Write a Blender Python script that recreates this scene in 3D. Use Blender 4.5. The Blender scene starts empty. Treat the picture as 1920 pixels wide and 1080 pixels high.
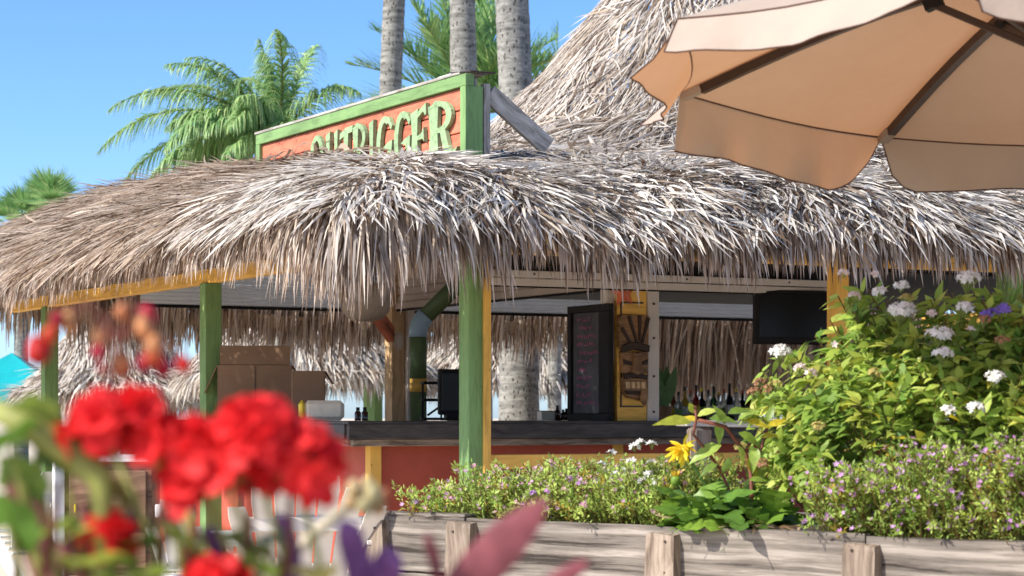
import bpy, bmesh, math, random
import numpy as np
from mathutils import Vector, Matrix

random.seed(7)
rng = np.random.default_rng(7)
S = bpy.context.scene
COL = S.collection
PI = math.pi

# ------------------------------------------------------------------ camera, sky, sun, exposure
CAM_Z = 1.12
FPX = 1920 * 80 / 36
cam = bpy.data.cameras.new('camera')
cam.lens = 80
cam.sensor_width = 36
cam.shift_y = (782 - 540) / 1920
cam.clip_start = 0.05
cam.clip_end = 3000
cam.dof.use_dof = True
cam.dof.focus_distance = 14.3
cam.dof.aperture_fstop = 5.0
camo = bpy.data.objects.new('camera', cam)
camo.location = (0, 0, CAM_Z)
camo.rotation_euler = (PI / 2, 0, 0)
COL.objects.link(camo)
S.camera = camo

SUN_TO = Vector((-0.90, -0.43, 0)).normalized()
SUN_EL = math.radians(39)
to_sun = Vector((SUN_TO.x * math.cos(SUN_EL), SUN_TO.y * math.cos(SUN_EL), math.sin(SUN_EL)))
world = bpy.data.worlds.new('World')
S.world = world
world.use_nodes = True
wn = world.node_tree
wn.nodes.clear()
sky = wn.nodes.new('ShaderNodeTexSky')
sky.sky_type = 'NISHITA'
sky.sun_disc = False
sky.sun_elevation = SUN_EL
sky.sun_rotation = math.atan2(SUN_TO.x, SUN_TO.y)
sky.altitude = 0
sky.air_density = 0.58
sky.dust_density = 0.8
sky.ozone_density = 4.0
bg = wn.nodes.new('ShaderNodeBackground')
bg.inputs['Strength'].default_value = 0.135
wo = wn.nodes.new('ShaderNodeOutputWorld')
hs_ = wn.nodes.new('ShaderNodeHueSaturation')
hs_.inputs['Saturation'].default_value = 1.14
wn.links.new(sky.outputs[0], hs_.inputs['Color'])
wn.links.new(hs_.outputs[0], bg.inputs[0])
wn.links.new(bg.outputs[0], wo.inputs[0])
sl = bpy.data.lights.new('sun', 'SUN')
sl.energy = 3.7
sl.angle = math.radians(0.53)
sl.color = (1.0, 0.95, 0.87)
so = bpy.data.objects.new('sun', sl)
so.rotation_euler = to_sun.to_track_quat('Z', 'Y').to_euler()
so.location = (-10, -10, 20)
COL.objects.link(so)
S.view_settings.view_transform = 'Standard'
S.view_settings.look = 'None'
S.view_settings.exposure = 1.0
S.view_settings.gamma = 1
S.view_settings.use_curve_mapping = False
S.cycles.max_bounces = 8
S.cycles.transparent_max_bounces = 8

# ------------------------------------------------------------------ places
def W(px, py, D):
    return Vector(((px - 960) / FPX * D, D, CAM_Z + (782 - py) / FPX * D))
A_ = math.radians(27.9)
U = Vector((math.cos(A_), math.sin(A_), 0))
V = Vector((-math.sin(A_), math.cos(A_), 0))
Z = Vector((0, 0, 1))
O = Vector((-0.245, 14.5, 0))
def B(u, v, z=0.0):
    return O + U * u + V * v + Z * z
def v_at(px, u):            # distance along the left side where a picture column crosses the line u = const
    k = (px - 960) / FPX
    p = O + U * u
    return (k * p.y - p.x) / (V.x - k * V.y)
def u_at(px, v):
    k = (px - 960) / FPX
    p = O + V * v
    return (k * p.y - p.x) / (U.x - k * U.y)

# ------------------------------------------------------------------ objects
def tag(o, label=None, cat=None, group=None, kind=None):
    if label: o['label'] = label
    if cat: o['category'] = cat
    if group: o['group'] = group
    if kind: o['kind'] = kind
    return o
def thing(name, label, cat, loc=(0, 0, 0), group=None):
    o = bpy.data.objects.new(name, None)
    o.empty_display_size = 0.1
    o.location = loc
    COL.objects.link(o)
    return tag(o, label, cat, group)
def link(o, parent=None):
    COL.objects.link(o)
    if parent is not None:
        chain = Vector((0, 0, 0))
        p = parent
        o.parent = parent
        o.matrix_parent_inverse = world_of(parent).inverted()
    return o
def world_of(o):
    m = Matrix.LocRotScale(o.location, o.rotation_euler, o.scale)
    if o.parent is not None:
        return world_of(o.parent) @ o.matrix_parent_inverse @ m
    return m
def mk(name, verts, faces, mat, parent=None, loc=None, smooth=False, matrix=None):
    me = bpy.data.meshes.new(name)
    if loc is not None:
        l = Vector(loc)
        verts = [Vector(v) - l for v in verts]
    me.from_pydata([tuple(v) for v in verts], [], faces)
    if smooth:
        me.polygons.foreach_set('use_smooth', [True] * len(me.polygons))
    me.materials.append(mat)
    me.update()
    o = bpy.data.objects.new(name, me)
    if loc is not None: o.location = loc
    if matrix is not None:
        o.location, q, o.scale = matrix.decompose()
        o.rotation_euler = q.to_euler()
    return link(o, parent)
def bm_obj(name, bm, mat, parent=None, matrix=None, smooth=False):
    me = bpy.data.meshes.new(name)
    bm.to_mesh(me)
    bm.free()
    if smooth:
        me.polygons.foreach_set('use_smooth', [True] * len(me.polygons))
    me.materials.append(mat)
    o = bpy.data.objects.new(name, me)
    if matrix is not None:
        o.location, q, o.scale = matrix.decompose()
        o.rotation_euler = q.to_euler()
    return link(o, parent)
def frame(c, x, z=Z):
    x = Vector(x).normalized()
    z = Vector(z)
    if abs(x.dot(z)) > 0.99: z = Vector((0, 1, 0))
    y = z.cross(x).normalized()
    z = x.cross(y)
    m = Matrix.Identity(4)
    for i in range(3):
        m[i][0], m[i][1], m[i][2], m[i][3] = x[i], y[i], z[i], c[i]
    return m
def add_box(bm, sx, sy, sz, m=None, bev=0.0):
    r = bmesh.ops.create_cube(bm, size=1.0)
    vs = r['verts']
    for v in vs:
        v.co.x *= sx; v.co.y *= sy; v.co.z *= sz
    if bev > 0:
        es = list({e for v in vs for e in v.link_edges})
        rr = bmesh.ops.bevel(bm, geom=es, offset=bev, segments=1, affect='EDGES')
        vs = list({v for f in rr['faces'] for v in f.verts} | {v for v in vs if v.is_valid})
    if m is not None:
        bmesh.ops.transform(bm, matrix=m, verts=vs)
    return vs
def bar(name, p0, p1, w, h, mat, parent=None, up=Z, bev=0.004, wob=0.0):
    """box beam from p0 to p1 along its own X; w across, h along up"""
    p0, p1 = Vector(p0), Vector(p1)
    bm = bmesh.new()
    L = (p1 - p0).length
    add_box(bm, L, w, h, None, bev)
    if wob:
        bmesh.ops.subdivide_edges(bm, edges=[e for e in bm.edges if abs(e.verts[0].co.x - e.verts[1].co.x) > L * .5], cuts=10)
        for v in bm.verts:
            v.co.y += random.uniform(-wob, wob); v.co.z += random.uniform(-wob, wob)
    return bm_obj(name, bm, mat, parent, frame((p0 + p1) / 2, p1 - p0, up))
def boxat(name, c, sx, sy, sz, mat, parent=None, x=U, bev=0.004):
    bm = bmesh.new()
    add_box(bm, sx, sy, sz, None, bev)
    return bm_obj(name, bm, mat, parent, frame(c, x))
def tube_geo(pts, rads, seg=8, cap=True):
    pts = [Vector(p) for p in pts]
    n = len(pts)
    if not hasattr(rads, '__len__'): rads = [rads] * n
    vs, fs = [], []
    t0 = (pts[1] - pts[0]).normalized()
    a = Vector((1, 0, 0)) if abs(t0.x) < 0.8 else Vector((0, 1, 0))
    nrm = (a - t0 * a.dot(t0)).normalized()
    for i, p in enumerate(pts):
        t = (pts[min(i + 1, n - 1)] - pts[max(i - 1, 0)]).normalized()
        nrm = (nrm - t * nrm.dot(t)).normalized()
        b = t.cross(nrm)
        for k in range(seg):
            th = 2 * PI * k / seg
            vs.append(p + (nrm * math.cos(th) + b * math.sin(th)) * rads[i])
    for i in range(n - 1):
        for k in range(seg):
            k2 = (k + 1) % seg
            fs.append((i * seg + k, i * seg + k2, (i + 1) * seg + k2, (i + 1) * seg + k))
    if cap:
        fs.append(tuple(range(seg))[::-1])
        fs.append(tuple((n - 1) * seg + k for k in range(seg)))
    return vs, fs
class Geo:
    def __init__(s): s.v, s.f = [], []
    def add(s, vs, fs):
        o = len(s.v)
        s.v += [tuple(v) for v in vs]
        s.f += [tuple(i + o for i in f) for f in fs]
    def tube(s, pts, r, seg=8): s.add(*tube_geo(pts, r, seg))
    def box(s, c, x, sx, sy, sz, z=Z):
        m = frame(Vector(c), x, z)
        vs = [m @ Vector((a * sx / 2, b * sy / 2, d * sz / 2)) for a in (-1, 1) for b in (-1, 1) for d in (-1, 1)]
        s.add(vs, [(0, 1, 3, 2), (4, 6, 7, 5), (0, 4, 5, 1), (2, 3, 7, 6), (0, 2, 6, 4), (1, 5, 7, 3)])
    def prism(s, poly, m, d):
        n = len(poly)
        vs = [m @ Vector((x, y, 0)) for x, y in poly] + [m @ Vector((x, y, d)) for x, y in poly]
        s.add(vs, [tuple(range(n))[::-1], tuple(range(n, 2 * n))] + [(i, (i + 1) % n, n + (i + 1) % n, n + i) for i in range(n)])
    def build(s, name, mat, parent=None, loc=None, smooth=False):
        return mk(name, s.v, s.f, mat, parent, loc, smooth)
def lathe(name, prof, c, mat, parent=None, seg=14, smooth=True):
    vs, fs = [], []
    for r, z in prof:
        for k in range(seg):
            a = 2 * PI * k / seg
            vs.append((r * math.cos(a), r * math.sin(a), z))
    for i in range(len(prof) - 1):
        for k in range(seg):
            k2 = (k + 1) % seg
            fs.append((i * seg + k, i * seg + k2, (i + 1) * seg + k2, (i + 1) * seg + k))
    fs.append(tuple(range(seg))[::-1])
    fs.append(tuple((len(prof) - 1) * seg + k for k in range(seg)))
    return mk(name, vs, fs, mat, parent, None, smooth, Matrix.Translation(c))

# ------------------------------------------------------------------ materials
def nodes(name):
    m = bpy.data.materials.new(name)
    m.use_nodes = True
    nt = m.node_tree
    return m, nt, nt.nodes['Principled BSDF']
def N(nt, typ, **kw):
    n = nt.nodes.new(typ)
    for k, v in kw.items():
        if k.startswith('i_'):
            n.inputs[k[2:].replace('_', ' ')].default_value = v
        else: setattr(n, k, v)
    return n
def ramp(nt, stops):
    r = nt.nodes.new('ShaderNodeValToRGB')
    e = r.color_ramp.elements
    while len(e) < len(stops): e.new(0.5)
    for i, (p, c) in enumerate(stops):
        e[i].position = p
        e[i].color = (c[0], c[1], c[2], 1) if hasattr(c, '__len__') else (c, c, c, 1)
    return r
def plain(name, col, rough=0.6, var=0.12, scale=9.0, bump=0.0, metal=0.0, spec=0.3, bscale=None):
    m, nt, p = nodes(name)
    tc = N(nt, 'ShaderNodeTexCoord')
    nz = N(nt, 'ShaderNodeTexNoise', i_Scale=scale, i_Detail=6.0, i_Roughness=0.65)
    nt.links.new(tc.outputs['Object'], nz.inputs['Vector'])
    r = ramp(nt, [(0.3, [c * (1 - var) for c in col]), (0.7, [min(1, c * (1 + var)) for c in col])])
    nt.links.new(nz.outputs[0], r.inputs[0])
    nt.links.new(r.outputs[0], p.inputs['Base Color'])
    p.inputs['Roughness'].default_value = rough
    p.inputs['Metallic'].default_value = metal
    p.inputs['Specular IOR Level'].default_value = spec
    if bump:
        n2 = N(nt, 'ShaderNodeTexNoise', i_Scale=bscale or scale * 5, i_Detail=5.0)
        nt.links.new(tc.outputs['Object'], n2.inputs['Vector'])
        b = N(nt, 'ShaderNodeBump', i_Strength=bump, i_Distance=0.01)
        nt.links.new(n2.outputs[0], b.inputs['Height'])
        nt.links.new(b.outputs[0], p.inputs['Normal'])
    return m
def wood(name, cols, scale=(1.2, 16, 16), rough=0.75, bump=0.5, paint=None, knots=True, stain=False, wear0=.62, span=.4, carve=False):
    """grain along local X; cols dark->light"""
    m, nt, p = nodes(name)
    tc = N(nt, 'ShaderNodeTexCoord')
    oi = N(nt, 'ShaderNodeObjectInfo')
    add = N(nt, 'ShaderNodeVectorMath', operation='ADD')
    comb = N(nt, 'ShaderNodeCombineXYZ')
    mul = N(nt, 'ShaderNodeMath', operation='MULTIPLY'); mul.inputs[1].default_value = 37.0
    nt.links.new(oi.outputs['Random'], mul.inputs[0])
    for i in range(3): nt.links.new(mul.outputs[0], comb.inputs[i])
    nt.links.new(tc.outputs['Object'], add.inputs[0]); nt.links.new(comb.outputs[0], add.inputs[1])
    warp = N(nt, 'ShaderNodeTexNoise', i_Scale=2.2, i_Detail=2.0)
    nt.links.new(add.outputs[0], warp.inputs['Vector'])
    wsub = N(nt, 'ShaderNodeVectorMath', operation='SCALE'); wsub.inputs['Scale'].default_value = 0.14 if knots else 0.03
    nt.links.new(warp.outputs['Color'], wsub.inputs[0])
    add2 = N(nt, 'ShaderNodeVectorMath', operation='ADD')
    nt.links.new(add.outputs[0], add2.inputs[0]); nt.links.new(wsub.outputs[0], add2.inputs[1])
    mp = N(nt, 'ShaderNodeMapping'); mp.inputs['Scale'].default_value = scale
    nt.links.new(add2.outputs[0], mp.inputs['Vector'])
    nz = N(nt, 'ShaderNodeTexNoise', i_Scale=1.6, i_Detail=8.0, i_Roughness=0.7)
    nt.links.new(mp.outputs[0], nz.inputs['Vector'])
    k = len(cols)
    r = ramp(nt, [(0.5 - span / 2 + span * i / (k - 1), c) for i, c in enumerate(cols)])
    nt.links.new(nz.outputs[0], r.inputs[0])
    big = N(nt, 'ShaderNodeTexNoise', i_Scale=2.5, i_Detail=4.0)
    nt.links.new(add.outputs[0], big.inputs['Vector'])
    br = ramp(nt, [(0.22, 0.25), (0.36, 0.8), (0.7, 1.15)] if stain else [(0.3, 0.72), (0.7, 1.12)])
    nt.links.new(big.outputs[0], br.inputs[0])
    mx = N(nt, 'ShaderNodeMix', data_type='RGBA', blend_type='MULTIPLY'); mx.inputs[0].default_value = 1.0
    nt.links.new(r.outputs[0], mx.inputs[6]); nt.links.new(br.outputs[0], mx.inputs[7])
    out = mx.outputs[2]
    if paint is not None:
        wear = N(nt, 'ShaderNodeTexNoise', i_Scale=4.0, i_Detail=8.0, i_Roughness=0.75)
        nt.links.new(mp.outputs[0], wear.inputs['Vector'])
        wr = ramp(nt, [(wear0, 0.0), (wear0 + .12, 0.65)])
        nt.links.new(wear.outputs[0], wr.inputs[0])
        pr = ramp(nt, [(0.3, [c * 0.86 for c in paint]), (0.7, [c * 1.1 for c in paint])])
        nt.links.new(big.outputs[0], pr.inputs[0])
        m2 = N(nt, 'ShaderNodeMix', data_type='RGBA')
        nt.links.new(wr.outputs[0], m2.inputs[0])
        nt.links.new(pr.outputs[0], m2.inputs[6]); nt.links.new(out, m2.inputs[7])
        out = m2.outputs[2]
        if True:
            gr = ramp(nt, [(.34, .34), (.47, .85), (.6, 1.08)] if carve else [(.36, .72), (.5, .98), (.62, 1.08)])
            nt.links.new(nz.outputs[0], gr.inputs[0])
            kn = N(nt, 'ShaderNodeTexVoronoi', i_Scale=1.0)
            mk_ = N(nt, 'ShaderNodeMapping'); mk_.inputs['Scale'].default_value = (5, 11, 11)
            nt.links.new(add2.outputs[0], mk_.inputs['Vector']); nt.links.new(mk_.outputs[0], kn.inputs['Vector'])
            kr = ramp(nt, [(.05, .3), (.14, 1.0)] if carve else [(.03, .55), (.08, 1.0)]); nt.links.new(kn.outputs['Distance'], kr.inputs[0])
            m3 = N(nt, 'ShaderNodeMix', data_type='RGBA', blend_type='MULTIPLY'); m3.inputs[0].default_value = 1.0
            nt.links.new(out, m3.inputs[6]); nt.links.new(gr.outputs[0], m3.inputs[7])
            m4 = N(nt, 'ShaderNodeMix', data_type='RGBA', blend_type='MULTIPLY'); m4.inputs[0].default_value = 1.0
            nt.links.new(m3.outputs[2], m4.inputs[6]); nt.links.new(kr.outputs[0], m4.inputs[7])
            out = m4.outputs[2]
    nt.links.new(out, p.inputs['Base Color'])
    p.inputs['Roughness'].default_value = rough
    p.inputs['Specular IOR Level'].default_value = 0.25
    if bump:
        b = N(nt, 'ShaderNodeBump', i_Strength=bump, i_Distance=0.006)
        nt.links.new(nz.outputs[0], b.inputs['Height'])
        nt.links.new(b.outputs[0], p.inputs['Normal'])
    return m
def leafy(name, trans=0.35, rough=0.5, spec=0.3, attr=True, col=None, var=0.35, hue=0.02):
    """thin leaf or straw: colour per vertex ('tint') or one colour varied per object, lit from behind too"""
    m, nt, p = nodes(name)
    if attr:
        a = N(nt, 'ShaderNodeAttribute', attribute_name='tint')
        src = a.outputs['Color']
    else:
        oi = N(nt, 'ShaderNodeObjectInfo')
        r = ramp(nt, [(0.0, [c * (1 - var) for c in col[0]]), (0.6, col[1]), (1.0, [c * (1 + var * .4) for c in col[2]])])
        nt.links.new(oi.outputs['Random'], r.inputs[0])
        tc = N(nt, 'ShaderNodeTexCoord')
        nz = N(nt, 'ShaderNodeTexNoise', i_Scale=40.0, i_Detail=3.0)
        nt.links.new(tc.outputs['Object'], nz.inputs['Vector'])
        rr = ramp(nt, [(0.35, 0.8), (0.65, 1.15)])
        nt.links.new(nz.outputs[0], rr.inputs[0])
        mx = N(nt, 'ShaderNodeMix', data_type='RGBA', blend_type='MULTIPLY'); mx.inputs[0].default_value = 1.0
        nt.links.new(r.outputs[0], mx.inputs[6]); nt.links.new(rr.outputs[0], mx.inputs[7])
        src = mx.outputs[2]
    nt.links.new(src, p.inputs['Base Color'])
    p.inputs['Roughness'].default_value = rough
    p.inputs['Specular IOR Level'].default_value = spec
    t = N(nt, 'ShaderNodeBsdfTranslucent')
    nt.links.new(src, t.inputs['Color'])
    ms = N(nt, 'ShaderNodeMixShader'); ms.inputs[0].default_value = trans
    nt.links.new(p.outputs[0], ms.inputs[1]); nt.links.new(t.outputs[0], ms.inputs[2])
    nt.links.new(ms.outputs[0], nt.nodes['Material Output'].inputs['Surface'])
    return m

M = {}
M['straw'] = leafy('straw', trans=0.34, rough=0.7, spec=0.15)
M['frond'] = leafy('palm_leaf', trans=0.35, rough=0.45, spec=0.4)
M['foliage'] = leafy('fine_foliage', trans=0.4, rough=0.5, spec=0.3)
M['petal'] = leafy('petals', trans=0.4, rough=0.6, spec=0.2)
M['thatch_core'] = plain('packed_thatch', (0.09, 0.058, 0.04), 0.95, 0.4, 25, 0.6)  # dark tone stands in for the shade in gaps between strands
M['thatch_under'] = plain('thatch_underside', (0.34, 0.24, 0.16), 0.95, 0.4, 25, 0.6)
M['green'] = wood('green_painted_wood', [(0.25, 0.2, 0.14), (0.4, 0.34, 0.26)], paint=(0.185, 0.31, 0.115), bump=0.35)
M['yellow'] = wood('yellow_painted_wood', [(0.35, 0.25, 0.12), (0.5, 0.38, 0.2)], paint=(0.78, 0.45, 0.10), bump=0.3)
M['salmon'] = wood('salmon_painted_wood', [(0.16, 0.05, 0.03), (0.70, 0.36, 0.25)], scale=(1.4, 7, 7), paint=(0.62, 0.185, 0.105), bump=1.0, wear0=.56, carve=True)
M['red'] = plain('red_orange_paint', (0.42, 0.08, 0.045), 0.6, 0.15, 3.0, 0.15)
M['darkwood'] = wood('dark_stained_counter', [(0.018, 0.015, 0.014), (0.06, 0.05, 0.045), (0.10, 0.085, 0.075)], rough=0.45, bump=0.3)
M['greywood'] = wood('weathered_grey_wood', [(0.16, 0.14, 0.12), (0.42, 0.38, 0.33), (0.62, 0.58, 0.52)], bump=0.8)
M['stakewood'] = wood('weathered_brown_wood', [(0.12, 0.085, 0.06), (0.25, 0.19, 0.14), (0.34, 0.27, 0.205)], scale=(1.5, 22, 22), bump=0.9, span=.26)
M['plank'] = wood('bleached_plank_wood', [(0.035, 0.027, 0.021), (0.14, 0.117, 0.095), (0.20, 0.17, 0.14), (0.33, 0.285, 0.24)], scale=(0.5, 15, 15), bump=1.0, stain=True, span=.24, knots=False)
M['pine'] = wood('raw_pine_wood', [(0.45, 0.27, 0.13), (0.62, 0.42, 0.23), (0.7, 0.5, 0.3)], bump=0.3)
M['alu'] = plain('dull_aluminium', (0.55, 0.49, 0.43), 0.5, 0.06, 5, metal=0.0)
M['shutter'] = plain('pale_shutter', (0.86, 0.91, 0.94), 0.5, 0.05, 3)
M['shutter_tan'] = plain('tan_shutter', (0.45, 0.37, 0.30), 0.5, 0.06, 3)
M['black'] = plain('black_plastic', (0.014, 0.013, 0.013), 0.6, 0.2, 8, spec=0.12)
M['screen'] = plain('dark_screen', (0.010, 0.010, 0.011), 0.2, 0.1, 2, spec=0.15)
M['slate'] = plain('chalkboard_slate', (0.075, 0.072, 0.075), 0.8, 0.35, 5, spec=.1)
M['chalk'] = plain('pink_chalk', (0.42, 0.10, 0.23), 0.9, 0.2, 60)
M['card'] = plain('cardboard', (0.27, 0.165, 0.10), 0.85, 0.1, 6)
M['white'] = plain('white_paint', (0.78, 0.76, 0.72), 0.55, 0.05, 6)
M['cream'] = plain('cream_paint', (0.74, 0.68, 0.60), 0.55, 0.06, 6)
M['ground'] = plain('sandy_paving', (0.66, 0.55, 0.42), 0.9, 0.15, 1.2, 0.4, bscale=40)
M['soil'] = plain('planter_soil', (0.06, 0.042, 0.03), 0.95, 0.5, 18, 0.9)
M['brown'] = plain('brown_metal', (0.040, 0.024, 0.018), 0.45, 0.15, 12, spec=0.4)
M['trunk'] = None

# ------------------------------------------------------------------ ribbons (straw, leaflets, petals) built in bulk
class Ribbons:
    def __init__(s): s.V, s.F, s.C, s.n = [], [], [], 0
    def add(s, P, D, L, Wd, Nn, col, segs=3, droop=0.15, prof=(0.8, 1.0, 0.8, 0.12), curl=0.0, twist=0.6, tipcol=None, fold=0.0):
        n = len(P)
        if n == 0: return
        P = np.asarray(P, float).copy(); D = np.asarray(D, float).copy(); Nn = np.asarray(Nn, float)
        L = np.broadcast_to(np.asarray(L, float), (n,)); Wd = np.broadcast_to(np.asarray(Wd, float), (n,))
        D /= np.linalg.norm(D, axis=1, keepdims=True) + 1e-9
        side = np.cross(D, Nn); side /= np.linalg.norm(side, axis=1, keepdims=True) + 1e-9
        nn = np.cross(side, D)
        th = rng.uniform(-twist, twist, n)[:, None]
        side = side * np.cos(th) + nn * np.sin(th)
        dr = np.broadcast_to(np.asarray(droop, float), (n,))[:, None]
        cu = (rng.normal(0, 1, n) * curl)[:, None]
        prof = np.interp(np.linspace(0, 1, segs + 1), np.linspace(0, 1, len(prof)), prof)
        vs = np.empty((n, segs + 1, 2, 3))
        p = P
        for i in range(segs + 1):
            w = (Wd * prof[i] * 0.5)[:, None]
            vs[:, i, 0] = p - side * w; vs[:, i, 1] = p + side * w
            p = p + D * (L / segs)[:, None]
            D = D + np.array([0, 0, -1.0]) * dr + side * cu
            D /= np.linalg.norm(D, axis=1, keepdims=True) + 1e-9
        base = s.n + (np.arange(n) * (segs + 1) * 2)[:, None, None]
        q = np.array([[2 * i, 2 * i + 1, 2 * i + 3, 2 * i + 2] for i in range(segs)])[None]
        s.V.append(vs.reshape(-1, 3)); s.F.append((base + q).reshape(-1, 4))
        c = np.broadcast_to(np.asarray(col, float), (n, 3))
        cc = np.repeat(c[:, None], (segs + 1) * 2, 1).reshape(n, segs + 1, 2, 3).copy()
        if tipcol is not None:
            t = np.linspace(0, 1, segs + 1)[None, :, None, None]
            tcn = np.broadcast_to(np.asarray(tipcol, float), (n, 3))[:, None, None]
            cc = cc * (1 - t) + tcn * t
        s.C.append(cc.reshape(-1, 3))
        s.n += n * (segs + 1) * 2
    def build(s, name, mat, parent=None, loc=None, smooth=False):
        Vv = np.concatenate(s.V); F = np.concatenate(s.F); C = np.concatenate(s.C)
        if loc is not None: Vv = Vv - np.array(loc)
        me = bpy.data.meshes.new(name)
        me.vertices.add(len(Vv)); me.vertices.foreach_set('co', Vv.astype(np.float32).ravel())
        nf = len(F)
        me.loops.add(nf * 4); me.loops.foreach_set('vertex_index', F.astype(np.int32).ravel())
        me.polygons.add(nf)
        me.polygons.foreach_set('loop_start', np.arange(0, nf * 4, 4, dtype=np.int32))
        me.polygons.foreach_set('loop_total', np.full(nf, 4, dtype=np.int32))
        if smooth: me.polygons.foreach_set('use_smooth', np.ones(nf, dtype=bool))
        me.update(calc_edges=True)
        at = me.color_attributes.new('tint', 'FLOAT_COLOR', 'POINT')
        rgba = np.ones((len(Vv), 4), np.float32); rgba[:, :3] = np.clip(C, 0, 1)
        at.data.foreach_set('color', rgba.ravel())
        me.materials.append(mat)
        o = bpy.data.objects.new(name, me)
        if loc is not None: o.location = loc
        return link(o, parent)
def unit(a): return a / (np.linalg.norm(a, axis=-1, keepdims=True) + 1e-9)
def lerp(a, b, t):
    a = np.asarray(a, float); b = np.asarray(b, float); t = np.asarray(t)[:, None]
    return a * (1 - t) + b * t
def wav(x, y, s=0):
    return (np.sin(x * 1.7 + s) * np.sin(y * 1.3 + 2 * s + 1) + 0.6 * np.sin(x * 4.1 - y * 3.2 + s * 3) + 0.4 * np.sin(x * 9.3 + y * 7.7 + s)) / 2.0
BLEACH = (0.84, 0.79, 0.71); TAN = (0.50, 0.395, 0.295); BRN = (0.085, 0.047, 0.030); GREY = (0.50, 0.455, 0.42)
def straw_cols(n, bleach=0.5, dark=0.2):
    c = lerp(TAN, BLEACH, np.clip(rng.normal(bleach, 0.3, n), 0, 1))
    g = rng.random(n) < 0.25
    c[g] = lerp(GREY, BLEACH, rng.random(g.sum()) * .6)
    d = rng.random(n) < dark
    c[d] = lerp(BRN, TAN, rng.random(d.sum()) * .6)
    return c * rng.uniform(0.8, 1.12, (n, 1))
# ------------------------------------------------------------------ ground
g = mk('ground', [(-600, -60, 0), (600, -60, 0), (600, 1500, 0), (-600, 1500, 0)], [(0, 1, 2, 3)], M['ground'])
g['kind'] = 'structure'

# ------------------------------------------------------------------ the bar hut and its thatch
UL, VL = 11.8, 10.5
OVER = 1.2
OL = .28          # the left eave reaches farther out
def smin(a, b, k=0.55):
    h = np.clip(0.5 + 0.5 * (b - a) / k, 0, 1)
    return b * (1 - h) + a * h - k * h * (1 - h)
def roof_o(u, v):
    return smin(smin(u + OL, UL - u, .01), smin(v, VL - v, .01))
def sstep(x, a, b):
    t = np.clip((x - a) / (b - a), 0, 1)
    return t * t * (3 - 2 * t)
CU, CV = 5.9, 5.25
def roof_h(u, v, rough=True):
    o = roof_o(u, v)
    low = np.interp(o, [-1.5, -1.2, -1.0, -.75, -.4, 0, .5, 1.2, 2, 3.5], [2.1, 2.36, 2.52, 2.64, 2.73, 2.79, 2.83, 2.92, 3.1, 3.4])
    r = np.hypot(u - CU, v - CV)
    cone = np.interp(r, [0, .8, 1.59, 2.2, 2.82, 3.5, 4.3, 5.2, 9], [7.3, 6.3, 5.15, 4.4, 3.75, 3.38, 3.12, 2.8, 1.0])
    h = np.maximum(low, cone)
    h = h + np.interp(v, [0.6, 1.4, 2.3, 3.5, 5, 8, 10.5, 11.7], [-.12, -.10, .05, .24, .35, .42, .38, .2]) * np.where(u < .4, np.exp(-((u - .4) / .85) ** 2), np.exp(-((u - .4) / .6) ** 2))
    if rough: h = h + 0.035 * wav(u * 1.6, v * 1.6, 1) + 0.02 * wav(u * 5, v * 5, 2)
    return h
hut = thing('thatched_bar_hut', 'large open tiki bar hut with a shaggy thatched roof on green posts', 'bar hut', B(UL / 2, VL / 2, 0))
def roof_pts(u, v, dz=0.0):
    z = roof_h(u, v) + dz
    P = np.empty((len(u), 3))
    P[:, 0] = O.x + U.x * u + V.x * v; P[:, 1] = O.y + U.y * u + V.y * v; P[:, 2] = z
    return P
def roof_frame(u, v):
    e = 0.08
    gu = (roof_h(u + e, v, False) - roof_h(u - e, v, False)) / (2 * e)
    gv = (roof_h(u, v + e, False) - roof_h(u, v - e, False)) / (2 * e)
    return gu, gv
def uv3(du, dv, dz):
    a = np.empty((len(du), 3))
    a[:, 0] = U.x * du + V.x * dv; a[:, 1] = U.y * du + V.y * dv; a[:, 2] = dz
    return a
# packed core (top and underside)
gn = 64
us = np.linspace(-OVER - OL, UL + OVER, gn); vs_ = np.linspace(-OVER, VL + OVER, gn)
uu, vv = np.meshgrid(us, vs_, indexing='ij')
top = roof_pts(uu.ravel(), vv.ravel(), -0.05); bot = roof_pts(uu.ravel(), vv.ravel(), -0.22)
oo = roof_o(uu, vv)
fs, fu = [], []
for i in range(gn - 1):
    for j in range(gn - 1):
        if min(oo[i, j], oo[i + 1, j], oo[i, j + 1], oo[i + 1, j + 1]) < -OVER - 0.02: continue
        a, b, c, d = i * gn + j, (i + 1) * gn + j, (i + 1) * gn + j + 1, i * gn + j + 1
        k = gn * gn
    fs.append((a, b, c, d)); fu.append((a, d, c, b))
mk('thatch_core', top, fs, M['thatch_core'], hut)
mk('thatch_underside', bot, fu, M['thatch_under'], hut)

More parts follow.
